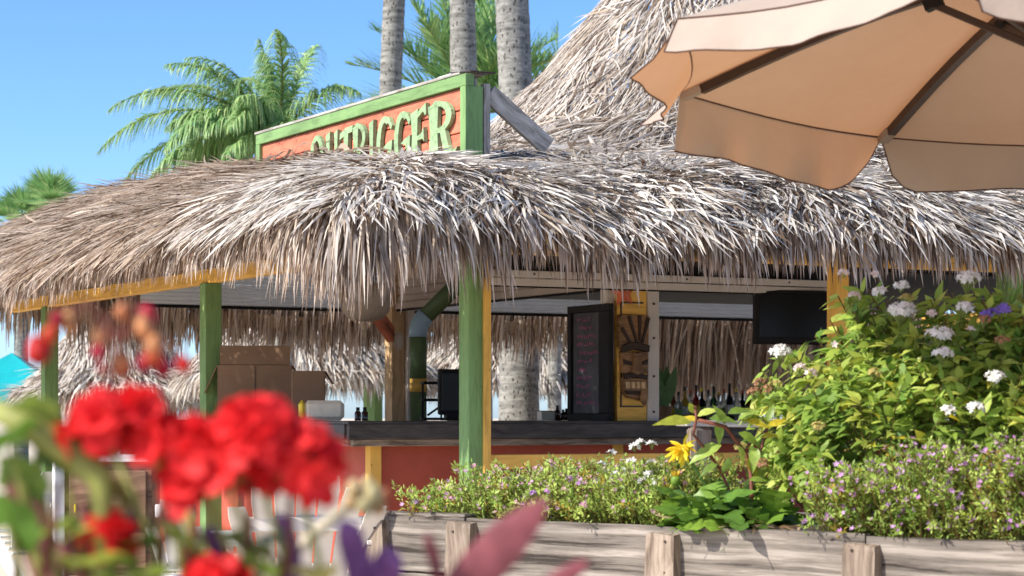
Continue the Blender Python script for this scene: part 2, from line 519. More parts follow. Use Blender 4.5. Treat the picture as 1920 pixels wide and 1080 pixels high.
roofR = Ribbons()
def scatter(n, u0, u1, v0, v1, keep, L, Wd, bleach, dark, lift=(0.05, 0.4), segs=3, droop=.13):
    u = rng.uniform(u0, u1, n); v = rng.uniform(v0, v1, n)
    k = keep(u, v) & (roof_o(u, v) > -OVER - .02)
    u, v = u[k], v[k]
    n = len(u)
    gu, gv = roof_frame(u, v)
    gl = np.hypot(gu, gv) + 1e-6
    yaw = 0.75 * wav(u * 1.5, v * 1.5, 3) + rng.normal(0, 0.42, n)
    cu, cv = -gu / gl, -gv / gl
    du = cu * np.cos(yaw) - cv * np.sin(yaw); dv = cu * np.sin(yaw) + cv * np.cos(yaw)
    slope = gu * du + gv * dv
    lf = rng.uniform(lift[0], lift[1], n)
    D = uv3(du, dv, slope + lf)
    Nn = uv3(-gu, -gv, np.ones(n))
    P = roof_pts(u, v, rng.uniform(-.045, .02, n))
    t = 0.5 + 0.5 * wav(u * .9, v * .9, 5)
    c = straw_cols(n, bleach, dark) * (0.82 + 0.3 * t)[:, None]
    # strands on the left side are tinted browner, the front ones stay paler
    left = np.clip(1.6 - u, 0, 1) * np.clip((v - .3) / 1.5, 0, 1)
    c = c * (1 - 0.30 * left[:, None] * np.array([0.7, 1.0, 1.25]))
    roofR.add(P, D, rng.uniform(L[0], L[1], n), rng.uniform(Wd[0], Wd[1], n), Nn, c, segs, droop, prof=(.7, 1, .85, .1), curl=.09, twist=.7)
band = lambda u, v: (np.minimum(u, v) < 1.9)
conez = lambda u, v: (np.hypot(u - CU, v - CV) < 3.9)
scatter(72000, -1.5, 12.9, -1.2, 2.0, lambda u, v: v < 1.9, (.16, .42), (.008, .024), .86, .26)
scatter(46000, -1.5, 1.9, 1.4, 11.7, lambda u, v: u < 1.9, (.2, .52), (.008, .023), .58, .28)
scatter(64000, CU - 3.9, CU + 3.9, CV - 3.9, CV + 3.9, conez, (.28, .6), (.007, .019), .50, .26, (0.04, .25), 3, .08)
scatter(14000, -1.2, 12.9, 1.9, 11.7, lambda u, v: (u > 1.9) & ~conez(u, v), (.35, .7), (.02, .04), .6, .2)
# tangled heap in front of the sign
n = 420
u = rng.normal(.42, .14, n); v = rng.uniform(1.3, 4.4, n)
yaw = rng.normal(-1.35, .55, n)
D = uv3(np.cos(yaw), np.sin(yaw), rng.uniform(-.15, .35, n))
roofR.add(roof_pts(u, v, rng.uniform(.0, .07, n)), D, rng.uniform(.25, .7, n), rng.uniform(.02, .055, n), uv3(-.5 + 0 * u, 0 * u, 1 + 0 * u), lerp(BRN, TAN, rng.random(n)) * 1.1, 4, .2, (.5, 1, .9, .2), .2, .8)
th = roofR.build('thatch', M['straw'], hut); th['kind'] = 'stuff'

fr = Ribbons()
def fringe(n, a0, a1, side, zc, Lm, bleach, dark, Wd=(.008, .02), clump=.26):
    """long hanging strands along one eave: side 'front' (v=-OVER), 'left' (u=-OVER), 'back', 'right'"""
    s = rng.uniform(a0, a1, n)
    o = -OVER + np.abs(rng.normal(0, .26, n)) - .06
    if side == 'front': u, v = s, o
    elif side == 'left': u, v = o - OL, s
    elif side == 'back': u, v = s, VL - o
    else: u, v = UL - o, s
    # round the corners with the eave line
    for _ in range(3):
        d = roof_o(u, v)
        cu = np.clip(u, .5 - OL, UL - .5); cv = np.clip(v, .5, VL - .5)
        ex = np.hypot(u - cu, v - cv) + 1e-6
        k = np.maximum(0, -OVER - .03 - d)
        u = u + (cu - u) / ex * k; v = v + (cv - v) / ex * k
    gu, gv = roof_frame(u, v)
    gl = np.hypot(gu, gv) + 1e-6
    yaw = 0.5 * wav(s * 2.2, s * .7, 8) + rng.normal(0, .33, n)
    cu, cv = -gu / gl, -gv / gl
    du = cu * np.cos(yaw) - cv * np.sin(yaw); dv = cu * np.sin(yaw) + cv * np.cos(yaw)
    steep = rng.uniform(.2, 1, n) ** 1.0 * 3.6
    D = uv3(du, dv, -steep)
    P = roof_pts(u, v, -rng.uniform(-.03, .16, n))
    if side == 'left': Lm = Lm * np.interp(s, [-1.3, -.9, -.35, .3, 1.2, 2.2, 5, 7, 12], [1.02, .90, .62, .50, .44, .42, .52, .74, .85])
    if side == 'front': Lm = Lm * np.interp(s, [-1.5, -1.2, -.8, -.3, 2.0, 12], [1.05, 1.05, .82, .60, .56, .66])
    L = Lm * (1 + clump * wav(s * 3.1, s * 1.9, 4) + .12 * wav(s * 9, s * 5, 2)) * rng.uniform(.55, 1.15, n)
    c = straw_cols(n, bleach, dark)
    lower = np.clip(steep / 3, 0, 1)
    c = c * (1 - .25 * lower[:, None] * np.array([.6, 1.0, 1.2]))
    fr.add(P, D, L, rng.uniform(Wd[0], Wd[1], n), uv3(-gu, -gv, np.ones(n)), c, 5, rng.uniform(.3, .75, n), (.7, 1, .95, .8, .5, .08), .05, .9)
fringe(18000, -1.5, 12.9, 'front', 0, .46, .50, .36)
fringe(14000, -1.2, 11.7, 'left', 0, .48, .42, .32)
fringe(3900, -1.2, 8.0, 'back', 0, .50, .45, .25, (.012, .03))
fringe(5000, 7.7, 12.9, 'back', 0, 1.22, .45, .25, (.014, .03))
fringe(2600, -1.2, 11.7, 'right', 0, .6, .4, .35, (.012, .03))
f_o = fr.build('thatch_fringe', M['straw'], hut); f_o['kind'] = 'stuff'

# posts (14 cm square, green; the corner post has a yellow front board)
def green_post(u, v, z1=2.22, trim=None):
    p = bar('post', B(u, v, 0), B(u, v, z1), .14, .14, M['green'], hut, up=V)
    if trim:
        boxat('trim', B(u + .012, v - .07 - .013, z1 / 2), .118, .022, z1 - .02, M['yellow'], p)
    return p
cp = bar('post', B(0, 0, 0), B(0, 0, 2.22), .14, .14, M['green'], hut, up=V)
bar('trim', B(.052, -.084, .01), B(.052, -.084, 2.2), .026, .05, M['yellow'], cp, up=U)
green_post(0, v_at(395, 0)); green_post(0, v_at(93, 0)); green_post(u_at(93, VL), VL)
UR = u_at(1571, 0)
py = bar('post', B(UR, 0, 0), B(UR, 0, 2.22), .12, .10, M['yellow'], hut, up=V)
green_post(u_at(1893, 0), 0); green_post(UL, 0); green_post(UL, 5.24); green_post(UL, VL); green_post(u_at(1165, VL), VL)
# ring beams
bar('beam', B(0, -.15, 2.32), B(0, VL + .2, 2.32), .10, .2, M['yellow'], hut)
bar('beam', B(.06, 0, 2.27), B(UL, 0, 2.27), .09, .2, M['yellow'], hut)
bar('beam', B(.06, VL, 2.5), B(UL, VL, 2.5), .09, .1, M['stakewood'], hut)
bar('beam', B(UL, .06, 2.32), B(UL, VL - .06, 2.32), .09, .2, M['yellow'], hut)
bar('crossbar', B(.08, -.02, .835), B(UR - .06, -.02, .835), .07, .09, M['yellow'], hut)
# rafters under the thatch
for k in range(9):
    v = .8 + k * 1.1
    bar('rafter', B(-.95, v, 2.24), B(1.2, v, 2.56), .05, .1, M['stakewood'], hut)
for k in range(9):
    u = .9 + k * 1.2
    bar('rafter', B(u, -.95, 2.22), B(u, 1.2, 2.52), .05, .1, M['stakewood'], hut)
# roller shutter on the far wall: corrugated from slats
def shutter(name, p0, p1, z0, z1, n, mat, parent, nrm):
    g_ = Geo()
    for k in range(n):
        a = z0 + (z1 - z0) * k / n; b = z0 + (z1 - z0) * (k + 1) / n; h = b - a
        prof = [(0, a), (.010, a + .2 * h), (.010, a + .8 * h), (0, b - .06 * h), (-.006, b - .03 * h)]
        for (d0, y0), (d1, y1) in zip(prof, prof[1:]):
            g_.add([p0 + nrm * d0 + Z * y0, p1 + nrm * d0 + Z * y0, p1 + nrm * d1 + Z * y1, p0 + nrm * d1 + Z * y1], [(0, 1, 2, 3)])
    return g_.build(name, mat, parent)
vb = 7.9
shutter('roller_shutter', B(.45, vb), B(8.6, vb), 2.2, 2.78, 14, M['shutter'], hut, -V)
bar('shutter_bottom_bar', B(.45, vb, 2.185), B(8.6, vb, 2.185), .03, .03, M['black'], hut)
# second shutter along the inner side wall
ui, v0i, v1i = 2.21, 1.98, 5.94
shutter('roller_shutter', B(ui, v0i), B(ui, v1i), 2.16, 2.5, 5, M['shutter_tan'], hut, -U)
bar('shutter_bottom_bar', B(ui, v0i, 2.13), B(ui, v1i, 2.13), .05, .06, M['shutter_tan'], hut)
bar('shutter_seal', B(ui, v0i, 2.09), B(ui, v1i, 2.09), .05, .015, M['black'], hut)
# inner corner post with its aluminium track and bolts
ip = bar('inner_post', B(ui, 5.94, 0), B(ui, 5.94, 2.75), .13, .16, M['pine'], hut, up=V)
tr = bar('track', B(ui + .105, 5.86, 0), B(ui + .105, 5.86, 2.6), .07, .10, M['alu'], ip, up=V)
g_ = Geo()
for k in range(9):
    g_.box(B(ui + .105, 5.805, 1.15 + .16 * k), U, .016, .01, .016)
g_.build('bolt', M['black'], ip)
# front shutter rail in two profiles
vr = 1.72
u0r, u1r = u_at(905, vr), u_at(1562, vr)
bar('shutter_rail', B(u0r, vr, 2.165), B(u1r, vr, 2.165), .05, .05, M['alu'], hut)
bar('shutter_rail', B(u0r, vr + .01, 2.105), B(u1r, vr + .01, 2.105), .05, .055, M['alu'], hut)
bar('shutter_seal', B(u0r, vr + .01, 2.072), B(u1r, vr + .01, 2.072), .045, .008, M['black'], hut)
for px in (1002, 1097, 1288, 1480):
    boxat('bolt', B(u_at(px, vr - .027), vr - .027, 2.165), .012, .008, .012, M['black'], hut, bev=0)
bar('header_board', B(u0r, vr + .1, 2.36), B(u1r, vr + .1, 2.36), .03, .34, M['black'], hut)
# yellow column by the menu, with two aluminium tracks
ut0 = 2.16; vt = 1.86
ty = boxat('column', B(ut0 + .13, vt + .06, 1.6), .26, .12, 1.02 + .1, M['yellow'], hut)
boxat('panel_moulding', B(ut0 + .125, vt - .004, 1.985), .2, .012, .012, M['brown'], ty, bev=0)
boxat('panel_moulding', B(ut0 + .125, vt - .004, 1.2), .2, .012, .012, M['brown'], ty, bev=0)
boxat('panel_moulding', B(ut0 + .03, vt - .004, 1.59), .010, .012, .78, M['brown'], ty, bev=0)
boxat('track', B(ut0 + .26 + .052, vt + .05, 1.6), .10, .13, 1.1, M['alu'], ty)
boxat('track', B(ut0 - .035, vt + .09, 1.85), .066, .10, .62, M['alu'], ty)
for z in (1.16, 1.43, 1.72, 1.98):
    boxat('bolt', B(ut0 + .312, vt - .018, z), .016, .01, .016, M['brown'], ty, bev=0)
# dropped ceiling over the inner bar
boxat('ceiling_panel', B(6.2, 4.6, 2.33), 7.4, 5.0, .05, M['black'], hut)
# salmon knee brace with the pale hanging shade at the inner corner
bar('knee_brace', B(ui - .05, 5.9, 1.86), B(ui - .75, 5.2, 2.32), .07, .13, M['salmon'], hut)
# ------------------------------------------------------------------ bar counter
ct = thing('bar_counter', 'L-shaped bar counter with thick dark wooden top over red-orange panels', 'bar counter', B(.3, 1.9, 0))
zt = 1.092
uc, vc = -.1, 1.75
bar('countertop', B(uc, vc + .35, zt - .022), B(8.8, vc + .35, zt - .022), .70, .044, M['darkwood'], ct)
bar('countertop', B(uc + .35, vc + .702, zt - .022), B(uc + .35, 8.0, zt - .022), .70, .044, M['darkwood'], ct)
bar('counter_edge', B(uc, vc + .012, zt - .075), B(8.8, vc + .012, zt - .075), .05, .108, M['darkwood'], ct)
bar('counter_edge', B(uc + .012, vc + .04, zt - .075), B(uc + .012, 8.0, zt - .075), .05, .108, M['darkwood'], ct)
bar('under_rail', B(uc + .06, vc + .08, zt - .155), B(8.8, vc + .08, zt - .155), .06, .05, M['stakewood'], ct)
bar('under_rail', B(uc + .08, vc + .115, zt - .155), B(uc + .08, 8.0, zt - .155), .06, .05, M['stakewood'], ct)
up, vp = .26, 2.1
boxat('front_panel', B((up + 8.8) / 2, vp + .03, .46), 8.8 - up, .06, .92, M['red'], ct)
boxat('side_panel', B(up + .03, (vp + 8) / 2 + .035, .46), .06, 8 - vp - .07, .92, M['red'], ct)
bar('corner_trim', B(up - .012, vp - .012, 0), B(up - .012, vp - .012, .93), .09, .09, M['yellow'], ct, up=V)
for u in (2.3, 4.4, 6.5):
    boxat('panel_trim', B(u, vp - .01, .46), .09, .022, .92, M['yellow'], ct)
for v in (4.2, 6.2):
    boxat('panel_trim', B(up - .01, v, .46), .022, .09, .92, M['yellow'], ct)
bar('base_rail', B(up + .05, vp - .015, .06), B(8.8, vp - .015, .06), .03, .12, M['yellow'], ct)
# back bar that carries the bottles
bb = thing('back_bar', 'dark back bar shelf along the far side of the hut carrying bottles', 'bar shelf', B(5.5, 6.9, 0))
bar('shelf_top', B(2.7, 6.9, 1.06), B(8.6, 6.9, 1.06), .5, .05, M['darkwood'], bb)
boxat('cabinet', B(5.65, 6.95, .5), 5.9, .4, 1.06 - .06, M['darkwood'], bb)

# ------------------------------------------------------------------ sign
SO = .62
t_r, t_l = v_at(884, SO), v_at(489, SO)
sg = thing('bar_sign', 'long salmon OUTRIGGER sign in a green frame standing on the thatched roof', 'sign', B(SO, t_r, 2.8))
z0s, z1s = 2.72, 3.52
fw = .085
def sbar(name, ta, tb, za, zb, d, off, mat, par):    # piece of the sign lying in its face
    return bar(name, B(SO - off, ta, (za + zb) / 2), B(SO - off, tb, (za + zb) / 2), d, zb - za, mat, par)
nb = 4
for k in range(nb):
    za = z0s + fw + (z1s - z0s - 2 * fw) * k / nb + .004; zb = z0s + fw + (z1s - z0s - 2 * fw) * (k + 1) / nb - .004
    p = sbar('plank', t_r + fw, t_l - fw, za, zb, .03 + .004 * (k % 2), .0, M['salmon'], sg)
sbar('backing', t_r + .03, t_l - .03, z0s + .02, z1s - .02, .02, -.032, M['brown'], sg)
sbar('frame', t_r, t_l, z1s - fw, z1s, .07, .012, M['green'], sg)
sbar('frame', t_r, t_l, z0s, z0s + fw, .07, .012, M['green'], sg)
for tt in (t_r + fw / 2, t_l - fw / 2):
    bar('frame', B(SO + .022, tt, z0s + fw), B(SO + .022, tt, z1s - fw), fw, .14, M['green'], sg, up=U)
bar('cap_board', B(SO + .08, t_r + .15, z1s + .025), B(SO + .08, t_l + .1, z1s + .025), .2, .022, M['greywood'], sg)
bar('cap_board', B(SO + .08, t_r - .03, z1s + .012), B(SO + .08, t_r + .34, z1s + .045), .2, .012, M['brown'], sg)
bar('back_post', B(SO + .125, t_r + .03, 2.7), B(SO + .125, t_r + .03, z1s - .06), .05, .06, M['greywood'], sg, up=V)
bar('back_post', B(SO + .09, t_l - .1, 2.9), B(SO + .09, t_l - .1, z1s - .06), .09, .09, M['greywood'], sg, up=V)
bp = B(SO + .16, t_r + .05, z1s - .12)
ub_ = u_at(1012, t_r + .02)
be = B(ub_, t_r + .02, 0); be.z = W(0, 262, be.y).z; be = be + (be - bp) * .16
bar('brace', bp, be, .05, .13, M['greywood'], sg)
boxat('nail_strip', B(SO - .06, t_r + .3, z1s + .02), .006, .2, .006, M['white'], sg, bev=0)
# letters: carved outlines, x 0..1 across, y 0..1 up
def arc(cx, cy, rx, ry, w, a0, a1, n=12, w2=None):
    w2 = w if w2 is None else w2
    o, i = [], []
    for k in range(n + 1):
        t = k / n; a = math.radians(a0 + (a1 - a0) * t); ww = w + (w2 - w) * t
        o.append((cx + rx * math.cos(a), cy + ry * math.sin(a)))
        i.append((cx + (rx - ww) * math.cos(a), cy + (ry - ww * .45) * math.sin(a)))
    return [(o[k], o[k + 1], i[k + 1], i[k]) for k in range(n)]
def stem(x, y0, y1, w):      # tapered stem with flared slanted ends
    m_ = (y0 + y1) / 2
    return [[(x - w * .75, y0), (x + w * .6, y0 + .03), (x + w * .45, m_), (x + w * .6, y1), (x - w * .8, y1 - .06), (x - w * .5, m_)]]
LET = {
    'O': arc(.5, .5, .46, .5, .24, 0, 360, 22),
    'U': stem(.2, .3, 1.0, .24) + stem(.82, .02, 1.0, .2) + arc(.5, .32, .42, .32, .24, 180, 350, 10, .12),
    'T': stem(.5, 0, .95, .26) + [[(.0, .78), (.05, .9), (.45, .98), (1.0, 1.0), (.95, .88), (.5, .86)]],
    'R': stem(.2, 0, 1.0, .27) + arc(.34, .72, .5, .28, .2, 100, -100, 12) + [[(.42, .46), (.6, .5), (.72, .2), (.86, .08), (1.05, .14), (.9, -.02), (.7, -.03), (.55, .12)]] + [[(.0, .9), (.25, 1.02), (.42, 1.0), (.4, .93)]],
    'I': stem(.5, 0, 1.0, .5),
    'G': arc(.55, .5, .5, .5, .27, 62, 300, 16, .2) + [[(.62, .88), (.8, .97), (1.0, .8), (.92, .72), (.8, .84)]] + [[(.45, .42), (.7, .5), (1.0, .54), (.98, .44), (.92, .05), (.74, .02), (.72, .38)]],
    'E': stem(.22, .04, .97, .3) + [[(.25, .86), (.5, .94), (.85, 1.04), (.88, .84), (.8, .82), (.7, .9), (.3, .78)]] + [[(.25, .46), (.6, .52), (.72, .62), (.76, .36), (.66, .42), (.25, .4)]] + [[(.15, .0), (.6, -.02), (.95, .14), (.9, .2), (.6, .1), (.3, .12)]],
}
spans = [('O', 582, 611), ('U', 613, 637), ('T', 639, 664), ('R', 664, 692), ('I', 693, 705), ('G', 707, 738), ('G', 740, 772), ('E', 773, 806), ('R', 806, 858)]
lz0, lz1 = 2.965, 3.375
M['letter'] = wood('green_letter_paint', [(0.3, 0.3, 0.2), (0.42, 0.4, 0.3)], paint=(0.30, 0.42, 0.22), bump=0.3)
for ch, pa, pb in spans:
    ta, tb = v_at(pa, SO - .04), v_at(pb, SO - .04)       # ta is farther (reads as the letter's left)
    w = ta - tb; h = lz1 - lz0
    m = Matrix.Identity(4)
    base = B(SO - .022, ta, lz0)
    for i in range(3):
        m[i][0] = -V[i] * w; m[i][1] = Z[i] * h; m[i][2] = -U[i]; m[i][3] = base[i]
    g_ = Geo()
    for k, poly in enumerate(LET[ch]):
        g_.prism(list(poly), m, .030 + .0004 * (k % 5))
    o = g_.build('letter', M['letter'], sg)

# ------------------------------------------------------------------ palms
def trunk_mat():
    m, nt, p = nodes('palm_bark')
    tc = N(nt, 'ShaderNodeTexCoord')
    mp = N(nt, 'ShaderNodeMapping'); mp.inputs['Scale'].default_value = (9, 9, 22)
    nt.links.new(tc.outputs['Object'], mp.inputs['Vector'])
    vo = N(nt, 'ShaderNodeTexVoronoi', i_Scale=1.7); vo.inputs['Randomness'].default_value = 1.0
    mp2 = N(nt, 'ShaderNodeMapping'); mp2.inputs['Scale'].default_value = (11, 11, 6)
    nt.links.new(tc.outputs['Object'], mp2.inputs['Vector']); nt.links.new(mp2.outputs[0], vo.inputs['Vector'])
    spots = ramp(nt, [(0.20, 0.0), (0.27, 1.0)])
    nt.links.new(vo.outputs['Distance'], spots.inputs[0])
    nz = N(nt, 'ShaderNodeTexNoise', i_Scale=1.0, i_Detail=8.0, i_Roughness=0.7)
    nt.links.new(mp.outputs[0], nz.inputs['Vector'])
    r = ramp(nt, [(0.3, (0.11, 0.105, 0.09)), (0.5, (0.25, 0.24, 0.21)), (0.72, (0.37, 0.355, 0.32))])
    nt.links.new(nz.outputs[0], r.inputs[0])
    mx = N(nt, 'ShaderNodeMix', data_type='RGBA')
    nt.links.new(spots.outputs[0], mx.inputs[0]); mx.inputs[6].default_value = (0.075, 0.065, 0.055, 1)
    nt.links.new(r.outputs[0], mx.inputs[7])
    mr = N(nt, 'ShaderNodeMapping'); mr.inputs['Scale'].default_value = (1.6, 1.6, 13)
    nt.links.new(tc.outputs['Object'], mr.inputs['Vector'])
    nr = N(nt, 'ShaderNodeTexNoise', i_Scale=1.0, i_Detail=4.0, i_Roughness=0.6)
    nt.links.new(mr.outputs[0], nr.inputs['Vector'])
    rr_ = ramp(nt, [(.36, .58), (.5, .95), (.65, 1.15)]); nt.links.new(nr.outputs[0], rr_.inputs[0])
    mring = N(nt, 'ShaderNodeMix', data_type='RGBA', blend_type='MULTIPLY'); mring.inputs[0].default_value = 1.0
    nt.links.new(mx.outputs[2], mring.inputs[6]); nt.links.new(rr_.outputs[0], mring.inputs[7])
    nt.links.new(mring.outputs[2], p.inputs['Base Color'])
    p.inputs['Roughness'].default_value = 0.9
    b = N(nt, 'ShaderNodeBump', i_Strength=0.8, i_Distance=0.02)
    mm = N(nt, 'ShaderNodeMath', operation='MULTIPLY')
    nt.links.new(nz.outputs[0], mm.inputs[0]); nt.links.new(spots.outputs[0], mm.inputs[1])
    nt.links.new(mm.outputs[0], b.inputs['Height']); nt.links.new(b.outputs[0], p.inputs['Normal'])
    return m
M['trunk'] = trunk_mat()
def trunk(name, pts, rads, parent, seg=18, n=60):
    pts = np.array([tuple(p) for p in pts]); tt = np.linspace(0, 1, len(pts)); t = np.linspace(0, 1, n)
    P = np.stack([np.interp(t, tt, pts[:, i]) for i in range(3)], 1)
    R = np.interp(t, np.linspace(0, 1, len(rads)), rads) * (1 + rng.normal(0, .012, n)) * (1 + .012 * np.sin(t * 160))
    vs, fs = tube_geo([Vector(p) for p in P], list(R), seg)
    return mk(name, vs, fs, M['trunk'], parent, None, True)
GRN = [(0.08, 0.19, 0.065), (0.22, 0.40, 0.13), (0.48, 0.58, 0.24)]
def gcol(n, a=0.4, s=.3):
    t = np.clip(rng.normal(a, s, n), 0, 1)
    c = np.where((t < .5)[:, None], lerp(GRN[0], GRN[1], t * 2), lerp(GRN[1], GRN[2], t * 2 - 1))
    return c * rng.uniform(.8, 1.2, (n, 1))
def frond(base, d, L, parent, leaf=.45, n=46, bend=.9, droop=.25, vee=.5, up=Z, tone=.4, wid=.03, wind=(0, 0, 0)):
    """pinnate frond: arching rachis with leaflets on both sides, one mesh"""
    d = Vector(d).normalized(); p = Vector(base); pts, dirs = [p.copy()], [d.copy()]
    k = 14
    for i in range(k):
        d = (d + Vector((0, 0, -1)) * (bend / k) * (0.4 + 1.2 * i / k) + Vector(wind) / k).normalized()
        p = p + d * (L / k); pts.append(p.copy()); dirs.append(d.copy())
    rb = Ribbons()
    P = np.array([tuple(q) for q in pts]); Dd = np.array([tuple(q) for q in dirs])
    t = np.concatenate([np.linspace(.12, 1, n)] * 2); sgn = np.repeat([1, -1], n)
    i = t * k
    pp = np.stack([np.interp(i, np.arange(k + 1), P[:, a]) for a in range(3)], 1)
    dd = unit(np.stack([np.interp(i, np.arange(k + 1), Dd[:, a]) for a in range(3)], 1))
    side = np.cross(dd, [0, 0, 1.0]); side = unit(side + 1e-4); nn = np.cross(side, dd)
    ang = 0.55 + .35 * (1 - t)
    dl = dd * np.cos(ang)[:, None] + (side * sgn[:, None] * math.cos(vee) + nn * math.sin(vee)) * np.sin(ang)[:, None]
    dl = unit(dl + rng.normal(0, .17, dl.shape) + np.array(wind) * .4)
    ll = leaf * np.sin(np.clip(t, 0, 1) * 2.75 + .28) ** .8 * rng.uniform(.8, 1.1, 2 * n)
    rb.add(pp, dl, np.maximum(ll, .05), wid * rng.uniform(.8, 1.2, 2 * n), nn, gcol(2 * n, tone, .2), 4, droop, (.7, 1, .8, .5, .05), .03, .4)
    # rachis
    rr = unit(Dd)
    m_ = k
    rb.add(P[:-1], P[1:] - P[:-1], L / k * 1.02, np.linspace(.04, .008, k), np.cross(np.cross(Dd[:-1], [0, 0, 1.0]), Dd[:-1]), (0.25, 0.27, 0.08), 1, 0, (1, 1), 0, 0)
    rb.add(P[:-1], P[1:] - P[:-1], L / k * 1.02, np.linspace(.04, .008, k), np.cross(Dd[:-1], [0, 0, 1.0]), (0.25, 0.27, 0.08), 1, 0, (1, 1), 0, 0)
    return rb.build('frond', M['frond'], parent, None, True)
def crown_of(top, parent, cnt, L, **kw):
    for k in range(cnt):
        a = 2 * PI * k / cnt + random.uniform(-.2, .2); e = random.uniform(.0, 1.1)
        frond(top, (math.cos(a) * math.cos(e), math.sin(a) * math.cos(e), math.sin(e)), L * random.uniform(.85, 1.1), parent, **kw)
def tall_palm(label, pts, rads, ztop):
    b = Vector(pts[0])
    t = thing('palm_tree', label, 'palm tree', (b.x, b.y, 0), 'tall palms behind the bar')
    tp = Vector(pts[-1])
    trunk('trunk', pts, rads, t)
    crown_of(tp, t, 11, 2.6, leaf=.6, n=30, bend=1.3, wid=.045)
D3 = 29.0
tall_palm('thick palm with brown-grey speckled trunk seen through the bar and above the roof', [(W(974, 782, D3).x, D3, 0), W(973, 700, D3), W(968, 190, D3), W(960, 0, D3), W(940, -280, D3), W(925, -560, D3)], [.27, .255, .215, .215, .2, .17], 9)
D2 = 33.0
tall_palm('straight grey palm trunk rising directly behind the near end of the sign', [(W(898, 782, D2).x, D2, 0), W(894, 520, D2), W(870, 180, D2), W(867, 0, D2), W(866, -400, D2)], [.22, .2, .195, .185, .16], 9)
D1 = 34.0
tall_palm('slimmest grey palm trunk, leaning a little, rising behind the middle of the sign', [(W(748, 782, D1).x, D1, 0), W(744, 500, D1), W(732, 165, D1), W(739, 0, D1), W(752, -380, D1)], [.2, .18, .165, .165, .14], 9)

def fronds_at(t, c, D, specs, **kw):
    for (px, py, d, bend, L) in specs:      # tip direction given from the crown to a point of the picture plane at depth d
        dirv = W(px, py, D + d) - c
        frond(c, dirv, L or dirv.length * 1.1, t, bend=bend, **kw)
# stiff-leaved palm behind the three trunks
Dk = 36.5
c = W(885, 215, Dk)
t = thing('palm_tree', 'bushy green palm with stiff upright fronds showing between the three tall trunks', 'palm tree', (c.x, c.y, 0))
trunk('trunk', [(c.x, c.y, 0), c + Vector((0, 0, -.1))], [.16, .13], t, 12, 20)
fronds_at(t, c, Dk, [(700, 95, -.2, .5, 2.1), (690, 215, -.6, .5, 2.0), (790, 10, .4, .3, 2.1), (745, 50, .8, .5, 2.1), (830, -20, -.4, .2, 2.1), (905, -40, .3, .1, 2.4), (945, -10, -.3, .3, 2.2), (1010, 60, .5, .5, 2.0), (1050, 110, -.3, .5, 2.0), (1040, 190, .6, .6, 1.8), (760, 160, -1.0, .6, 1.9), (960, 160, -1.2, .6, 1.6), (870, 90, -.8, .4, 1.6), (930, 90, -1.0, .4, 1.5), (820, 120, .8, .5, 1.6), (720, 20, .5, .5, 2.3), (770, -30, .0, .3, 2.4), (860, 0, .8, .2, 2.2), (980, 120, -.6, .5, 1.8), (910, 40, .9, .2, 2.1), (820, 60, -.9, .4, 1.9), (700, 160, .6, .5, 2.1)],
          leaf=.8, n=60, droop=.05, vee=.5, tone=.5, wid=.034)
c2 = W(1040, 260, 38)
t = thing('palm_tree', 'small palm with a few thin fronds beside the peak of the thatch', 'palm tree', (c2.x, c2.y, 0))
trunk('trunk', [(c2.x, c2.y, 0), c2], [.12, .1], t, 12, 20)
fronds_at(t, c2, 38, [(1045, 70, 0, .25, 1.9), (1010, 130, .3, .5, 1.6), (1075, 150, .2, .5, 1.4), (985, 190, -.2, .6, 1.2)], leaf=.6, n=34, droop=.08, tone=.35, wid=.04)
# feathery palm on the windward side
Dq = 31.0
c = W(520, 265, Dq)
t = thing('palm_tree', 'feathery palm with drooping windblown fronds rising behind the thatch beside the sign', 'palm tree', (c.x, c.y, 0))
trunk('trunk', [(c.x + .1, c.y, 0), c], [.16, .12], t, 12, 24)
fronds_at(t, c, Dq, [(330, 130, 0, 1.7, 2.7), (290, 170, .4, 1.8, 2.6), (360, 100, -.4, 1.5, 2.5), (400, 90, .5, 1.3, 2.2), (440, 110, -.5, 1.2, 2.0), (270, 230, -.6, 1.7, 2.5), (320, 260, .3, 1.5, 2.0), (520, 70, 0, .15, 1.4), (525, 90, .3, .25, 1.3), (570, 120, .2, 1.4, 1.6), (600, 150, -.3, 1.6, 1.6), (640, 190, .5, 1.5, 1.5), (370, 200, -.9, 1.5, 2.1), (420, 170, -.9, 1.4, 1.9), (470, 130, .9, 1.2, 1.8), (460, 200, -1.2, 1.2, 1.5), (560, 190, -1.0, 1.2, 1.3), (300, 330, .5, 1.1, 1.8), (350, 320, -.4, 1.1, 1.5), (250, 320, .0, .9, 2.0), (600, 230, -.3, 1.2, 1.2), (500, 160, -.8, .9, 1.4)],
          leaf=.62, n=110, droop=.75, vee=.1, tone=.62, wid=.022, wind=(-.3, 0, 0))
fronds_at(t, c, Dq, [(random.uniform(300, 600), random.uniform(60, 240), random.uniform(-1.2, .9), random.uniform(1.4, 2.2), random.uniform(1.3, 2.2)) for _ in range(16)], leaf=.58, n=80, droop=.8, vee=.1, tone=.6, wid=.022, wind=(-.3, 0, 0))
